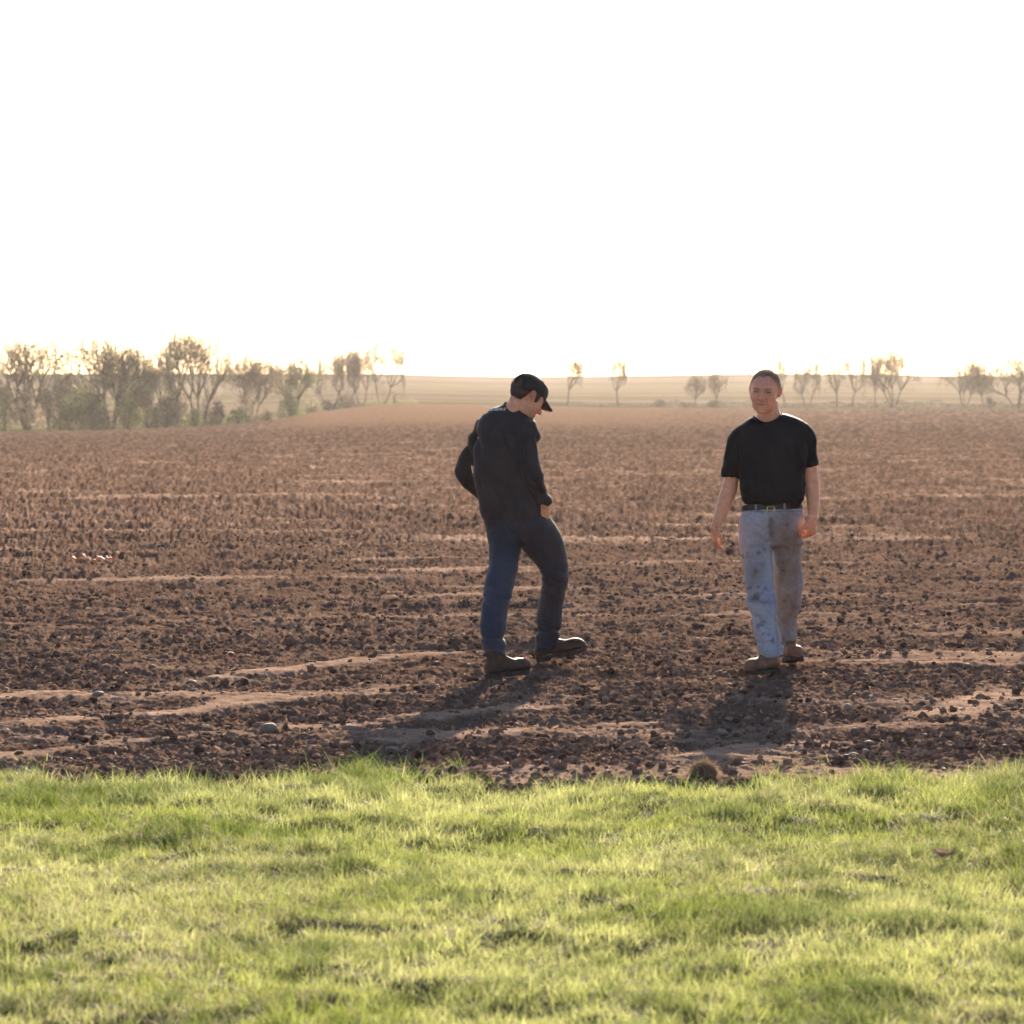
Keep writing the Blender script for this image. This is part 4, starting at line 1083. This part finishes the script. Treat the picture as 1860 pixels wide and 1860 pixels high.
    def wf(V, Nn):
        px, py = topx(V)
        a = (fbm3(np.stack([V[:, 0] * 16 + V[:, 2] * 5, V[:, 1] * 5, V[:, 2] * 4], 1), 3, 31) - 0.5) * 0.034
        b = (fbm3(np.stack([V[:, 0] * 7, V[:, 1] * 7, V[:, 2] * 26], 1), 2, 37) - 0.5) * 0.026 * sstep(870, 900, py)
        c = (fbm3(np.stack([V[:, 0] * 20 - V[:, 2] * 12, V[:, 1] * 8, V[:, 2] * 9 + V[:, 0] * 9], 1), 2, 39) - 0.5) * 0.012 * ((px < 1345) | (px > 1455))
        return (a + b + c) * (0.35 + 0.65 * sstep(770, 830, py))
    wrinkle(m, wf)
    V = co(m); px, py = topx(V)
    # scoop the round neckline out of the front
    setco(m, V)
    t = link("t_shirt", m, M_shirt_black, man)
    rv = neckline(m, DB, [(1369, 756.5), (1372, 761), (1379, 766.5), (1390, 769.5), (1402, 766.5), (1413, 759), (1421, 751), (1425.5, 747)], [(1369, 758), (1380, 759), (1397, 758), (1414, 753), (1425.5, 748)])
    link("collar", raw("collar", *rv), M_shirt_black, t)

    # jeans
    jr = [(914, 1350, 1454, 0, .118), (922, 1347.5, 1457.5, 0, .125), (937, 1344.5, 1462, 0, .135), (955, 1342.5, 1461, 0.005, .14), (973, 1341.5, 1458.5, 0.01, .13), (990, 1343, 1457, 0.01, .10)]
    leg1 = [(1372, 960, 29, -.0, 1.1), (1371.5, 985, 29, -.01, 1.1), (1374, 1004, 28, -.03, 1.1), (1377, 1024, 26.5, -.05, 1.1), (1379, 1055, 25.5, -.10, 1.05), (1382, 1080, 25.5, -.13, 1.0), (1383.5, 1097, 25.5, -.14, 1.0), (1387, 1120, 24.5, -.14, 1.0), (1392, 1145, 24.5, -.15, 1.0), (1397, 1166, 25.5, -.17, 1.0), (1400, 1180, 23.5, -.18, 1.1), (1402, 1192, 21.5, -.18, 1.2)]
    leg2 = [(1430, 960, 29, .02, 1.1), (1429, 988, 28.5, .04, 1.1), (1428.5, 1019, 27, .09, 1.1), (1431.5, 1045, 27, .13, 1.05), (1432.5, 1061, 27, .15, 1.0), (1431, 1092, 24.5, .2, 1.0), (1428, 1119, 22, .25, 1.0), (1427, 1138, 20.5, .28, 1.0), (1429, 1152, 18.5, .31, 1.0), (1431, 1163, 14, .33, 1.2), (1431, 1175, 11.5, .34, 1.5)]
    j = remesh([slab(jr, DB, cap=0.1), pxtube(leg1, DB, cap=0.05), pxtube(leg2, DB, cap=0.05)], 0.0055, 3, 0.5)
    def wj(V, Nn):
        px, py = topx(V)
        lg = np.where(px < 1402 + (py - 984) * 0.06, 1.0, 0.7)
        a = (fbm3(np.stack([V[:, 0] * 5, V[:, 1] * 5, V[:, 2] * 15 + V[:, 0] * 12], 1), 3, 43) - 0.5) * 0.052 * np.clip(sstep(1040, 1090, py) + 0.5 * sstep(995, 975, py), 0.25, 1) * lg
        b = (fbm3(np.stack([V[:, 0] * 22, V[:, 1] * 10, V[:, 2] * 4], 1), 2, 47) - 0.5) * 0.014 * sstep(960, 1000, py)
        c = -0.010 * np.exp(-((py - 1128 - (px - 1385) * 0.5) / 5) ** 2) * (px < 1412) - 0.008 * np.exp(-((py - 1168) / 4) ** 2)
        d = -0.012 * np.exp(-((py - 984 - (px - 1400) * -0.22) / 3.0) ** 2) * (px < 1402) * (px > 1362) - 0.006 * np.exp(-((py - 966 - (px - 1400) * 0.45) / 2.5) ** 2) * (px < 1400) * (px > 1370)
        return a + b + c + d
    wrinkle(j, wj)
    V = co(j); px, py = topx(V); front = V[:, 1] < DB + 0.25
    blue = np.array([0.24, 0.29, 0.39]); pale = np.array([0.40, 0.44, 0.50]); dirt = np.array([0.19, 0.135, 0.105]); dk = np.array([0.06, 0.045, 0.04])
    n = fbm3(V * 7, 4, 51)[:, None]; n2 = fbm3(V * 22, 3, 55)[:, None]
    col = blue * (1 - n) + pale * n
    leg_r = (px > 1402 + (py - 984) * 0.055)
    gz = lambda x, y, rx, ry: np.exp(-((px - x) / rx) ** 2 - ((py - y) / ry) ** 2)[:, None]
    kd = np.clip(0.20 + 1.0 * gz(1432, 1010, 26, 75) * leg_r[:, None] + 0.75 * gz(1430, 1105, 22, 60) * leg_r[:, None] + 0.6 * gz(1372, 1040, 22, 30) + 0.35 * gz(1375, 985, 26, 26) + 0.45 * gz(1420, 950, 26, 25), 0, 0.85) * (0.55 + 0.9 * n2)
    col = col * (1 - np.clip(kd, 0, 0.9)) + dirt * np.clip(kd, 0, 0.9)
    spots = np.clip(gz(1377, 1004, 4, 4) + 0.7 * gz(1372, 1038, 5, 5) + 0.9 * gz(1401, 970, 5, 9) + gz(1368, 1088, 10, 6) + 0.8 * gz(1390, 1094, 14, 4) + 0.7 * gz(1432, 1082, 4, 4) + 0.7 * gz(1425, 1092, 4, 4) + 0.7 * gz(1440, 1102, 6, 5) + 0.5 * gz(1421, 1040, 5, 25) + sstep(0.66, 0.74, n2) * 0.6, 0, 1)
    col = col * (1 - 0.75 * spots) + dk * 0.75 * spots
    col = col * (1 - 0.45 * gz(1398, 1085, 14, 40) * ~leg_r[:, None]) + np.array([0.13, 0.19, 0.36]) * 0.45 * gz(1398, 1085, 14, 40) * ~leg_r[:, None]
    def line(d, k=1.0, wd=0.8): return (np.exp(-(d / wd) ** 2) * k)[:, None]
    seam = line(px - (1397.5 + (py - 925) * 0.03), (py > 925) * (py < 975) * 0.6) + line(px - (1400 + (py - 984) * 0.065), (py > 985) * 0.35, 1.3)
    for (cx_, w_) in ((1348, 22), (1461, -30)):                     # curved front pockets
        u = (px - cx_) / w_; seam = seam + line(py - (938 - 16 * np.clip(u, 0, 1) ** 2.2), ((u > 0) & (u < 1)) * 0.6, 0.9)
    seam = seam + line(py - 929, (py < 940) * 0.5, 0.8)
    seam = np.clip(seam, 0, 0.75) * front[:, None]; col = col * (1 - seam) + np.array([0.08, 0.07, 0.08]) * seam
    hem = (np.exp(-((py - 1190 - (px - 1377) * 0.17) / 1.4) ** 2) * 0.5 + np.exp(-((py - 1175) / 1.2) ** 2) * 0.4 * leg_r)[:, None]; col = col * (1 - hem) + np.array([0.4, 0.42, 0.48]) * hem
    add_col(j, col)
    tr = link("jeans", j, M_jeans, man)
    # belt, loops, buckle
    bp = []
    for k in range(49):
        a = 2 * math.pi * k / 48; bp.append(W(1402.2 + 55.5 * np.sign(math.cos(a)) * abs(math.cos(a)) ** 0.86, 922.5 + 2.6 * -math.sin(a) * -1 - 1.5 * math.cos(a), DB + 0.128 * np.sign(math.sin(a)) * abs(math.sin(a)) ** 0.86))
    belt = tube(bp, [(0.0175, 0.0042)] * 49, side=(0.001, 0.001, 1), n=1, k=8, sup=3, cap=0.1)
    bo = link("belt", raw("belt", *belt), M_belt, man)
    bb = []; c = W(1400, 925.5, DB - 0.137)
    for k in range(5): bb.append(c + np.array([(-1, 1, 1, -1, -1)[k] * 0.021, 0, (1, 1, -1, -1, 1)[k] * 0.016]))
    bks = [tube([bb[i], bb[i + 1]], [0.0032, 0.0032], side=(0, 1, 0), n=2, k=8) for i in range(4)] + [tube([c + (-0.02, -0.003, 0), c + (0.012, -0.006, 0)], [0.0022, 0.0022], side=(0, 1, 0), n=2, k=6)]
    link("buckle", raw("buckle", *merge(bks)), M_brass, bo)
    for (x, y) in ((1373, 923), (1425, 920)):
        c = W(x, y, DB - 0.128 + (0.006 if x < 1400 else 0.0)); v, f = ell((0, 0, 0), (1, 1, 1), sub=2); q = np.clip(v * 1.5, -1, 1) * np.array([0.006, 0.006, 0.022])
        me = raw("belt_loop", q + c, f); add_col(me, np.tile([[0.2, 0.19, 0.23]], (len(q), 1))); link("belt_loop", me, M_jeans, tr)
    # boots
    heel = W(1411, 1218.5, 21.66); heel[2] = heel_z(heel, 0.012)
    tan = np.array([0.165, 0.085, 0.050])
    for (hl, dr, pt, lean, lab) in ((heel, (-0.60, -0.80), 0.0, (-0.02, 0.03), None), (W(1431, 1205, 22.14), (0.10, -1.0), 0.10, (0, 0.02), None)):
        hl = np.array(hl); hl[2] = heel_z(hl, 0.024)
        up, so = boot(hl, dr, pt, shaft_lean=lean, L=0.31 if dr[0] < 0 else 0.30)
        bm_ = remesh(up, 0.005, 2, 0.4); V = co(bm_); n = fbm3(V * 30, 3, 61)[:, None]
        low = np.clip((hl[2] + 0.06 - V[:, 2]) / 0.05, 0, 1)[:, None] * 0.35
        cc = tan * (0.75 + 0.5 * n); cc = cc * (1 - low) + np.array([0.085, 0.056, 0.042]) * low; add_col(bm_, cc)
        b_ = link("boot", bm_, M_boot, man); link("sole", raw("sole", *merge(so)), M_sole, b_)
    return man

def heel_z(p, clear=0.0):
    xs = p[0] + np.linspace(-0.12, 0.12, 9); ds = p[1] + np.linspace(-0.12, 0.12, 9); X, Dd = np.meshgrid(xs, ds)
    return float(np.percentile(ground_z(X.ravel(), Dd.ravel()), 60)) + clear - 0.012

# ================================================================ the man with the cap (left)
DA = 21.7
def man_a():
    F = (0.74, 0.42, -0.53); Bm = basis(F, (0.35, 0.25, 0.9)); s = 1.04; P = dict(jaw=1.0)
    e0 = W(967.5, 718, DA - 0.055); c0 = e0 - Bm @ (np.array([1, 0, 0]) * 0.0) ; R = Bm[:, 0]
    side = -1 if (R[1] > 0) else 1                    # the ear nearer to the camera
    c0 = e0 - s * (Bm @ np.array([side * 0.083, 0.014, 0.0]))
    sdf = lambda p: head_sdf(p, P)
    hv, hf = march(sdf); parts = [(hv * s @ Bm.T + c0, hf)] + [(v * s @ Bm.T + c0, f) for sd in (-1, 1) for (v, f) in ear(sd)]
    nk = s * (Bm @ np.array([0, 0.035, -0.05])) + c0
    parts.append(tube([nk, W(938, 738, DA + 0.02), W(931, 756, DA + 0.01), W(925, 785, DA)], [(0.058, 0.058), (0.060, 0.060), (0.075, 0.07), (0.11, 0.08)], side=(1, 0, 0), n=4))
    parts.append(slab([(748, 893, 950, 0.035, .075), (757, 885, 958, 0.03, .09), (775, 876, 962, 0.015, .10), (850, 868, 962, 0.0, .10), (910, 876, 975, 0.0, .10), (955, 888, 992, 0.0, .10)], DA))
    ra = [(955, 778, 10, -.01), (961, 812, 11, -.07), (963, 846, 11, -.11), (972, 878, 10, -.10), (983, 902, 8.5, -.07), (989, 914, 8.0, -.055), (990.5, 920, 8.0, -.045)]
    la = [(880, 785, 9, .07), (860, 815, 9, .13), (848, 848, 10, .155), (856, 872, 9, .17), (870, 893, 9, .17), (880, 905, 8.5, .15)]
    parts += [pxtube(ra, DA), pxtube(la, DA)]
    parts += hand(W(990, 915, DA - .05), (-0.16, 0.10, -1), (-0.3, 0.9, 0.1), (-0.95, -0.1, 0), curl=(0.2, 0.2, 0.2), thumb=0.3, scale=0.9, w0=0.022)
    parts += hand(W(880, 904, DA + .15), (0.3, 0.05, -1), (0.5, -0.6, 0.1), (0.5, 0.6, 0), curl=(0.3, 0.4, 0.3), thumb=0.4, scale=0.9, w0=0.024)
    parts += [pxtube([(918, 950, 18, 0), (915, 1010, 15, -.08), (905, 1075, 12, -.22), (897, 1140, 10, -.35), (897, 1195, 8, -.40)], DA),
              pxtube([(962, 955, 18, 0), (988, 1000, 15, .08), (1007, 1034, 12, .15), (1002, 1090, 11, .31), (996, 1140, 9, .43), (990, 1175, 8, .48)], DA)]
    body = remesh(parts, 0.0036, 2, 0.4)
    V = co(body); L = ((V - c0) @ Bm) / s; q = L.copy(); q[:, 0] = np.abs(q[:, 0])
    col = np.tile([[0.66, 0.30, 0.165]], (len(V), 1)) * (1 + (fbm3(V * 38, 3, 7)[:, None] - 0.5) * 0.3)
    inh = np.linalg.norm(L, axis=1) < 0.17
    gz = lambda c, r: np.exp(-(((q - np.asarray(c)) / np.asarray(r)) ** 2).sum(1))
    def put(m, c, k=1.0):
        nonlocal col
        m = (np.clip(m, 0, 1) * k * inh)[:, None]; col = col * (1 - m) + np.asarray(c) * m
    put(gz((0, -0.09, -0.098), (0.030, 0.03, 0.020)) * 1.4, (0.04, 0.025, 0.02), 0.9)             # goatee
    put(gz((0, -0.10, -0.055), (0.026, 0.03, 0.006)) * 1.4, (0.05, 0.03, 0.022), 0.85)
    put(gz((0.045, -0.03, -0.08), (0.04, 0.05, 0.03)), (0.22, 0.13, 0.09), 0.45)
    put(gz((0.031, -0.09, 0.0185), (0.020, 0.03, 0.004)) * 1.5, (0.04, 0.025, 0.02), 0.9)
    put(gz((0.031, -0.09, -0.0015), (0.014, 0.02, 0.0032)) * 1.5, (0.03, 0.02, 0.016), 0.9)
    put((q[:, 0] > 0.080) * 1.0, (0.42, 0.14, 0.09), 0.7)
    add_col(body, col)
    man = link("person", body, M_skin)
    tag(man, "man in dark cap, long sleeved dark shirt and blue jeans stepping right, head bowed", "person", "men walking on the tilled field")

    def inside(p):
        x, y, z = np.abs(p[:, 0]), p[:, 1], p[:, 2]
        hl = np.interp(y, [-0.12, -0.05, -0.035, -0.018, -0.004, 0.026, 0.045, 0.12], [0.10, 0.08, -0.022, -0.026, 0.030, 0.032, -0.048, -0.060])
        return z - hl
    hm = hair_shell(Bm, c0, s, inside, 0.006, sdf, lambda v: np.array([0.085, 0.055, 0.042]), 19, 2600, 0.008, (0, 0.3, -0.5))
    link("hair", hm, M_hair, man)

    # cap: crown, brim, button
    def csdf(p):
        d = s_ell(p, (0, 0.012, 0.040), (0.088, 0.108, 0.094)); return smin(d, s_ell(p, (0, -0.045, 0.060), (0.070, 0.058, 0.060)), 0.03)
    v, f = march(csdf, (0, 0.01, 0.03), 6, 0.25)
    cut = np.interp(v[:, 1], [-0.12, -0.04, 0.02, 0.06, 0.12], [0.038, 0.030, 0.026, 0.004, -0.012])
    below = v[:, 2] < cut
    ang = np.arctan2(v[:, 1], v[:, 0]); seam = np.zeros(len(v))
    for k in range(6): seam = np.maximum(seam, np.exp(-((np.angle(np.exp(1j * (ang - (k + 0.5) * math.pi / 3)))) / 0.045) ** 2))
    u = v - np.array([0, 0.01, 0.03]); u /= np.linalg.norm(u, axis=1)[:, None]
    v = v + u * (0.0016 * seam + (fbm3(v * 18, 2, 71) - 0.5) * 0.006)[:, None]
    v[:, 2] = np.where(below, np.maximum(v[:, 2], cut - 0.004), v[:, 2]); v[below, :2] *= 0.965
    keep = [t for t in f if not all(below[i] for i in t)]
    cm = raw("cap", v * s @ Bm.T + c0, keep); cm.polygons.foreach_set("use_smooth", np.ones(len(cm.polygons), bool))
    cap = link("cap", cm, M_cap, man); so_ = cap.modifiers.new("thick", 'SOLIDIFY'); so_.thickness = 0.003
    BV, BF = [], []; nu, nv = 25, 9
    for sgn in (1, -1):
        for i in range(nu):
            a = math.radians(-62 + 124 * i / (nu - 1))
            for k in range(nv):
                t = k / (nv - 1); w0 = 0.078; reach = 0.078 * math.cos(a * 1.15) ** 0.8
                x = w0 * math.sin(a) * (1 - 0.02 * t); y = -0.055 - 0.050 * math.cos(a) - reach * t
                z = 0.040 - 0.16 * x * x / 0.078 - 0.014 * t - 0.010 * t * t + sgn * 0.0016
                BV.append((x, y, z))
    for g in (0, 1):
        for i in range(nu - 1):
            for k in range(nv - 1):
                b = g * nu * nv + i * nv + k; q_ = (b, b + 1, b + nv + 1, b + nv); BF.append(q_ if g else q_[::-1])
    for i in range(nu - 1):
        for k in (0, nv - 1): b = i * nv + k; c_ = b + nu * nv; BF.append((b, b + nv, c_ + nv, c_))
    for k in range(nv - 1):
        for i in (0, nu - 1): b = i * nv + k; c_ = b + nu * nv; BF.append((b, b + 1, c_ + 1, c_))
    bm_ = raw("brim", np.array(BV) * s @ Bm.T + c0, BF); bm_.polygons.foreach_set("use_smooth", np.ones(len(bm_.polygons), bool)); link("brim", bm_, M_cap, cap)
    bt = ell((0, 0.012, 0.1345), (0.008, 0.008, 0.004)); link("button", raw("button", bt[0] * s @ Bm.T + c0, bt[1]), M_cap, cap)

    # long sleeved shirt
    rows = [(733, 917, 936, 0.05, .045), (739, 902, 946, 0.05, .07), (746, 887, 956, 0.04, .09), (755, 877, 966, 0.03, .105), (768, 869, 973, 0.02, .12), (790, 864, 974, 0.0, .13), (820, 860, 970, -.01, .138), (850, 859.5, 966, -.01, .14), (880, 862, 970, -.01, .14), (905, 868, 980, 0, .14), (925, 871, 988, 0, .14), (938, 874, 993, 0, .138), (946, 877, 993, 0, .132)]
    RA = [(958, 770, 16, -.02), (963, 788, 18, -.05), (962, 810, 18.3, -.08), (961.5, 832, 18.7, -.105), (963, 850, 19.5, -.12), (969, 868, 18.8, -.12), (977, 886, 16, -.10), (984, 901, 12.8, -.08), (989, 912, 10, -.06)]
    LA = [(882, 770, 15, .06), (868, 792, 15.5, .10), (856, 820, 16.0, .13), (848, 842, 16.5, .15), (847, 857, 16.5, .16), (854, 872, 14.5, .17), (865, 888, 11.5, .17), (876, 900, 10, .16)]
    m = remesh([slab(rows, DA, cap=0.1), pxtube(RA, DA, cap=0.05), pxtube(LA, DA, cap=0.05)], 0.0065, 4, 0.5)
    def wf(V, Nn):
        px, py = topx(V)
        u = (px - 890) * 0.9 - (py - 800) * 0.35
        arm = np.exp(-((px - (950 + np.clip(py - 850, 0, 99) * 0.45) - 12) / 14) ** 2) * (V[:, 1] < DA - 0.1)
        a = (fbm3(np.stack([u / 11, V[:, 1] * 4, V[:, 2] * 3.0], 1), 2, 81) - 0.5) * 0.062 * sstep(760, 800, py) * (1 - 0.6 * sstep(900, 940, py)) * (1 - arm)
        b = (fbm3(np.stack([V[:, 0] * 10, V[:, 1] * 8, V[:, 2] * 30 + V[:, 0] * 10], 1), 2, 83) - 0.5) * 0.036 * sstep(838, 860, py) * np.clip(arm + (px > 975), 0, 1)
        c = (fbm3(np.stack([V[:, 0] * 26, V[:, 1] * 8, V[:, 2] * 6], 1), 2, 85) - 0.5) * 0.020
        return a + b + c
    wrinkle(m, wf)
    t = link("shirt", m, M_shirt_faded, man)
    bvh = BVHTree.FromPolygons([Vector(v) for v in co(m)], [tuple(p.vertices) for p in m.polygons])
    rv = neckline(m, DA, [(913, 734), (918, 732.5), (927, 732.5), (937, 734.5), (946, 739.5), (955, 748), (962, 755)], [(913, 735), (930, 748), (945, 757), (962, 757)])
    link("collar", raw("collar", *rv), M_shirt_faded, t)
    # printed word and mark across the back of the neck, laid on the cloth
    def lay(me, x, y, ang=0.0):
        c = W(x, y, DA); out = []
        for v in co(me):
            p = Vector((c[0] + v[0] * math.cos(ang) - v[1] * math.sin(ang), 20.5, c[2] + v[0] * math.sin(ang) + v[1] * math.cos(ang)))
            h = bvh.ray_cast(p, Vector((0, 1, 0)))[0]; out.append((p.x, (h.y if h else DA) - 0.0022 - v[2], p.z))
        setco(me, out)
    cu = bpy.data.curves.new("word", 'FONT'); cu.body = "carhartt"; cu.size = 0.026; cu.extrude = 0.0006; cu.align_x = 'CENTER'; cu.offset = 0.0005
    to = bpy.data.objects.new("word", cu); COL.objects.link(to); dg = bpy.context.evaluated_depsgraph_get()
    wm = bpy.data.meshes.new_from_object(to.evaluated_get(dg), depsgraph=dg); bpy.data.objects.remove(to)
    lay(wm, 900, 745.5, math.radians(1)); link("shirt_lettering", wm, M_white, t)
    bm2 = bmesh.new(); bmesh.ops.create_circle(bm2, cap_ends=True, radius=0.009, segments=20); me = bpy.data.meshes.new("mark"); 
    for v_ in bm2.verts: v_.co.x *= 0.75 + 0.35 * (v_.co.y > 0) * v_.co.y / 0.009; v_.co.x += v_.co.y * 0.35
    bm2.to_mesh(me); bm2.free(); lay(me, 916.5, 743, 0.0); link("shirt_emblem", me, M_orange, t)

    # jeans
    jr = [(938, 880, 990, 0, .12), (947, 878, 997, 0, .128), (957, 881, 1002, 0.01, .135), (968, 884, 1000, 0.02, .125), (980, 892, 985, 0.02, .10)]
    l1 = [(915, 965, 32, 0, 1.1), (918, 985, 31, -.02, 1.1), (916, 1003, 28.5, -.05, 1.1), (914, 1030, 27, -.11, 1.05), (909, 1052, 26.5, -.17, 1.0), (903.5, 1076, 25.5, -.23, 1.0), (899.5, 1102, 24, -.28, 1.0), (896, 1130, 24, -.34, 1.0), (895, 1150, 23.5, -.37, 1.0), (896.5, 1161, 21.5, -.39, 1.0), (898.5, 1175, 20.5, -.40, 1.1), (897.5, 1192, 21, -.41, 1.15)]
    l2 = [(966, 955, 36, .02, .95), (982, 980, 37, .05, .95), (996, 1003, 33, .09, 1.0), (1005, 1023, 27.5, .13, 1.0), (1009, 1038, 24.5, .16, 1.0), (1007.5, 1058, 23, .21, 1.0), (1003.5, 1080, 23, .27, 1.0), (1000, 1104, 23, .34, 1.0), (998, 1125, 23.5, .40, 1.0), (997, 1140, 23, .43, 1.0), (996, 1150, 21.5, .45, 1.0), (993, 1164, 20.5, .47, 1.1), (991.5, 1175, 19.5, .48, 1.15)]
    j = remesh([slab(jr, DA, cap=0.1), pxtube(l1, DA, cap=0.05), pxtube(l2, DA, cap=0.05)], 0.0055, 3, 0.5)
    def wj(V, Nn):
        px, py = topx(V)
        k = np.exp(-((py - 1058 + (px < 950) * -12) / 28) ** 2) + sstep(1120, 1150, py) * 1.2 + 0.2
        a = (fbm3(np.stack([V[:, 0] * 6, V[:, 1] * 5, V[:, 2] * 24 + V[:, 0] * 9], 1), 3, 91) - 0.5) * 0.026 * k
        b = (fbm3(np.stack([V[:, 0] * 20, V[:, 1] * 8, V[:, 2] * 4], 1), 2, 93) - 0.5) * 0.010
        c = -0.012 * np.exp(-((py - 1158 + (px > 950) * 11) / 3.5) ** 2)
        return a + b + c
    wrinkle(j, wj)
    V = co(j); px, py = topx(V); n = fbm3(V * 6, 3, 95)[:, None]; n2 = fbm3(V * 20, 3, 97)[:, None]
    hi = sstep(1040, 985, py)[:, None]
    indigo = np.array([0.022, 0.026, 0.044]); worn = np.array([0.055, 0.065, 0.100]); gr = np.array([0.024, 0.020, 0.023])
    col = indigo * (1 - n * 0.6) + worn * n * 0.6; col = col * (1 - hi * 0.6) + gr * hi * 0.6
    leg2m = (px > 950)[:, None]; col = np.where(leg2m, col * 0.85 + 0.15 * gr, col)
    def line(d, k=1.0, wd=0.8): return (np.exp(-(d / wd) ** 2) * k)[:, None]
    seam = line(px - (914 + (py - 950) * 0.55), (py > 950) * (py < 1000) * 0.6) + line(px - (945 + (py - 1000) * -0.22), (py > 1000) * (px < 950) * 0.5)
    for (x0, x1, yb) in ((950, 990, 978), (884, 904, 975)):
        seam = seam + line(py - yb, ((px > x0) & (px < x1)) * 0.4) + line(px - x0, ((py > yb - 24) & (py < yb)) * 0.4) + line(px - x1, ((py > yb - 24) & (py < yb)) * 0.4)
    seam = np.clip(seam, 0, 0.7) * (V[:, 1] < DA + 0.1)[:, None]; col = col * (1 - seam) + np.array([0.055, 0.052, 0.06]) * seam
    add_col(j, col); link("jeans", j, M_jeans, man)
    # boots
    dark = np.array([0.060, 0.036, 0.027])
    h1 = W(884, 1229, 21.24); h1[2] = heel_z(h1, 0.026)
    h2 = W(975, 1203, 22.18); 
    for (hl, dr, pt, lean) in ((h1, (0.80, 0.62), 0.06, (-0.01, -0.01)), (h2, (0.985, 0.10), 0.20, (0.015, 0.0))):
        up, so = boot(hl, dr, pt, shaft_lean=lean, L=0.315, shaft=0.135)
        bm_ = remesh(up, 0.005, 2, 0.4); V = co(bm_); n = fbm3(V * 30, 3, 61)[:, None]
        cc = dark * (0.75 + 0.5 * n); k = np.clip((V[:, 2] - hl[2] - 0.03) / 0.05, 0, 1)[:, None]; cc = cc * k + np.array([0.075, 0.048, 0.036]) * (1 - k); add_col(bm_, cc)
        b_ = link("boot", bm_, M_boot, man); link("sole", raw("sole", *merge(so)), M_sole, b_)
    return man
man_b()
man_a()
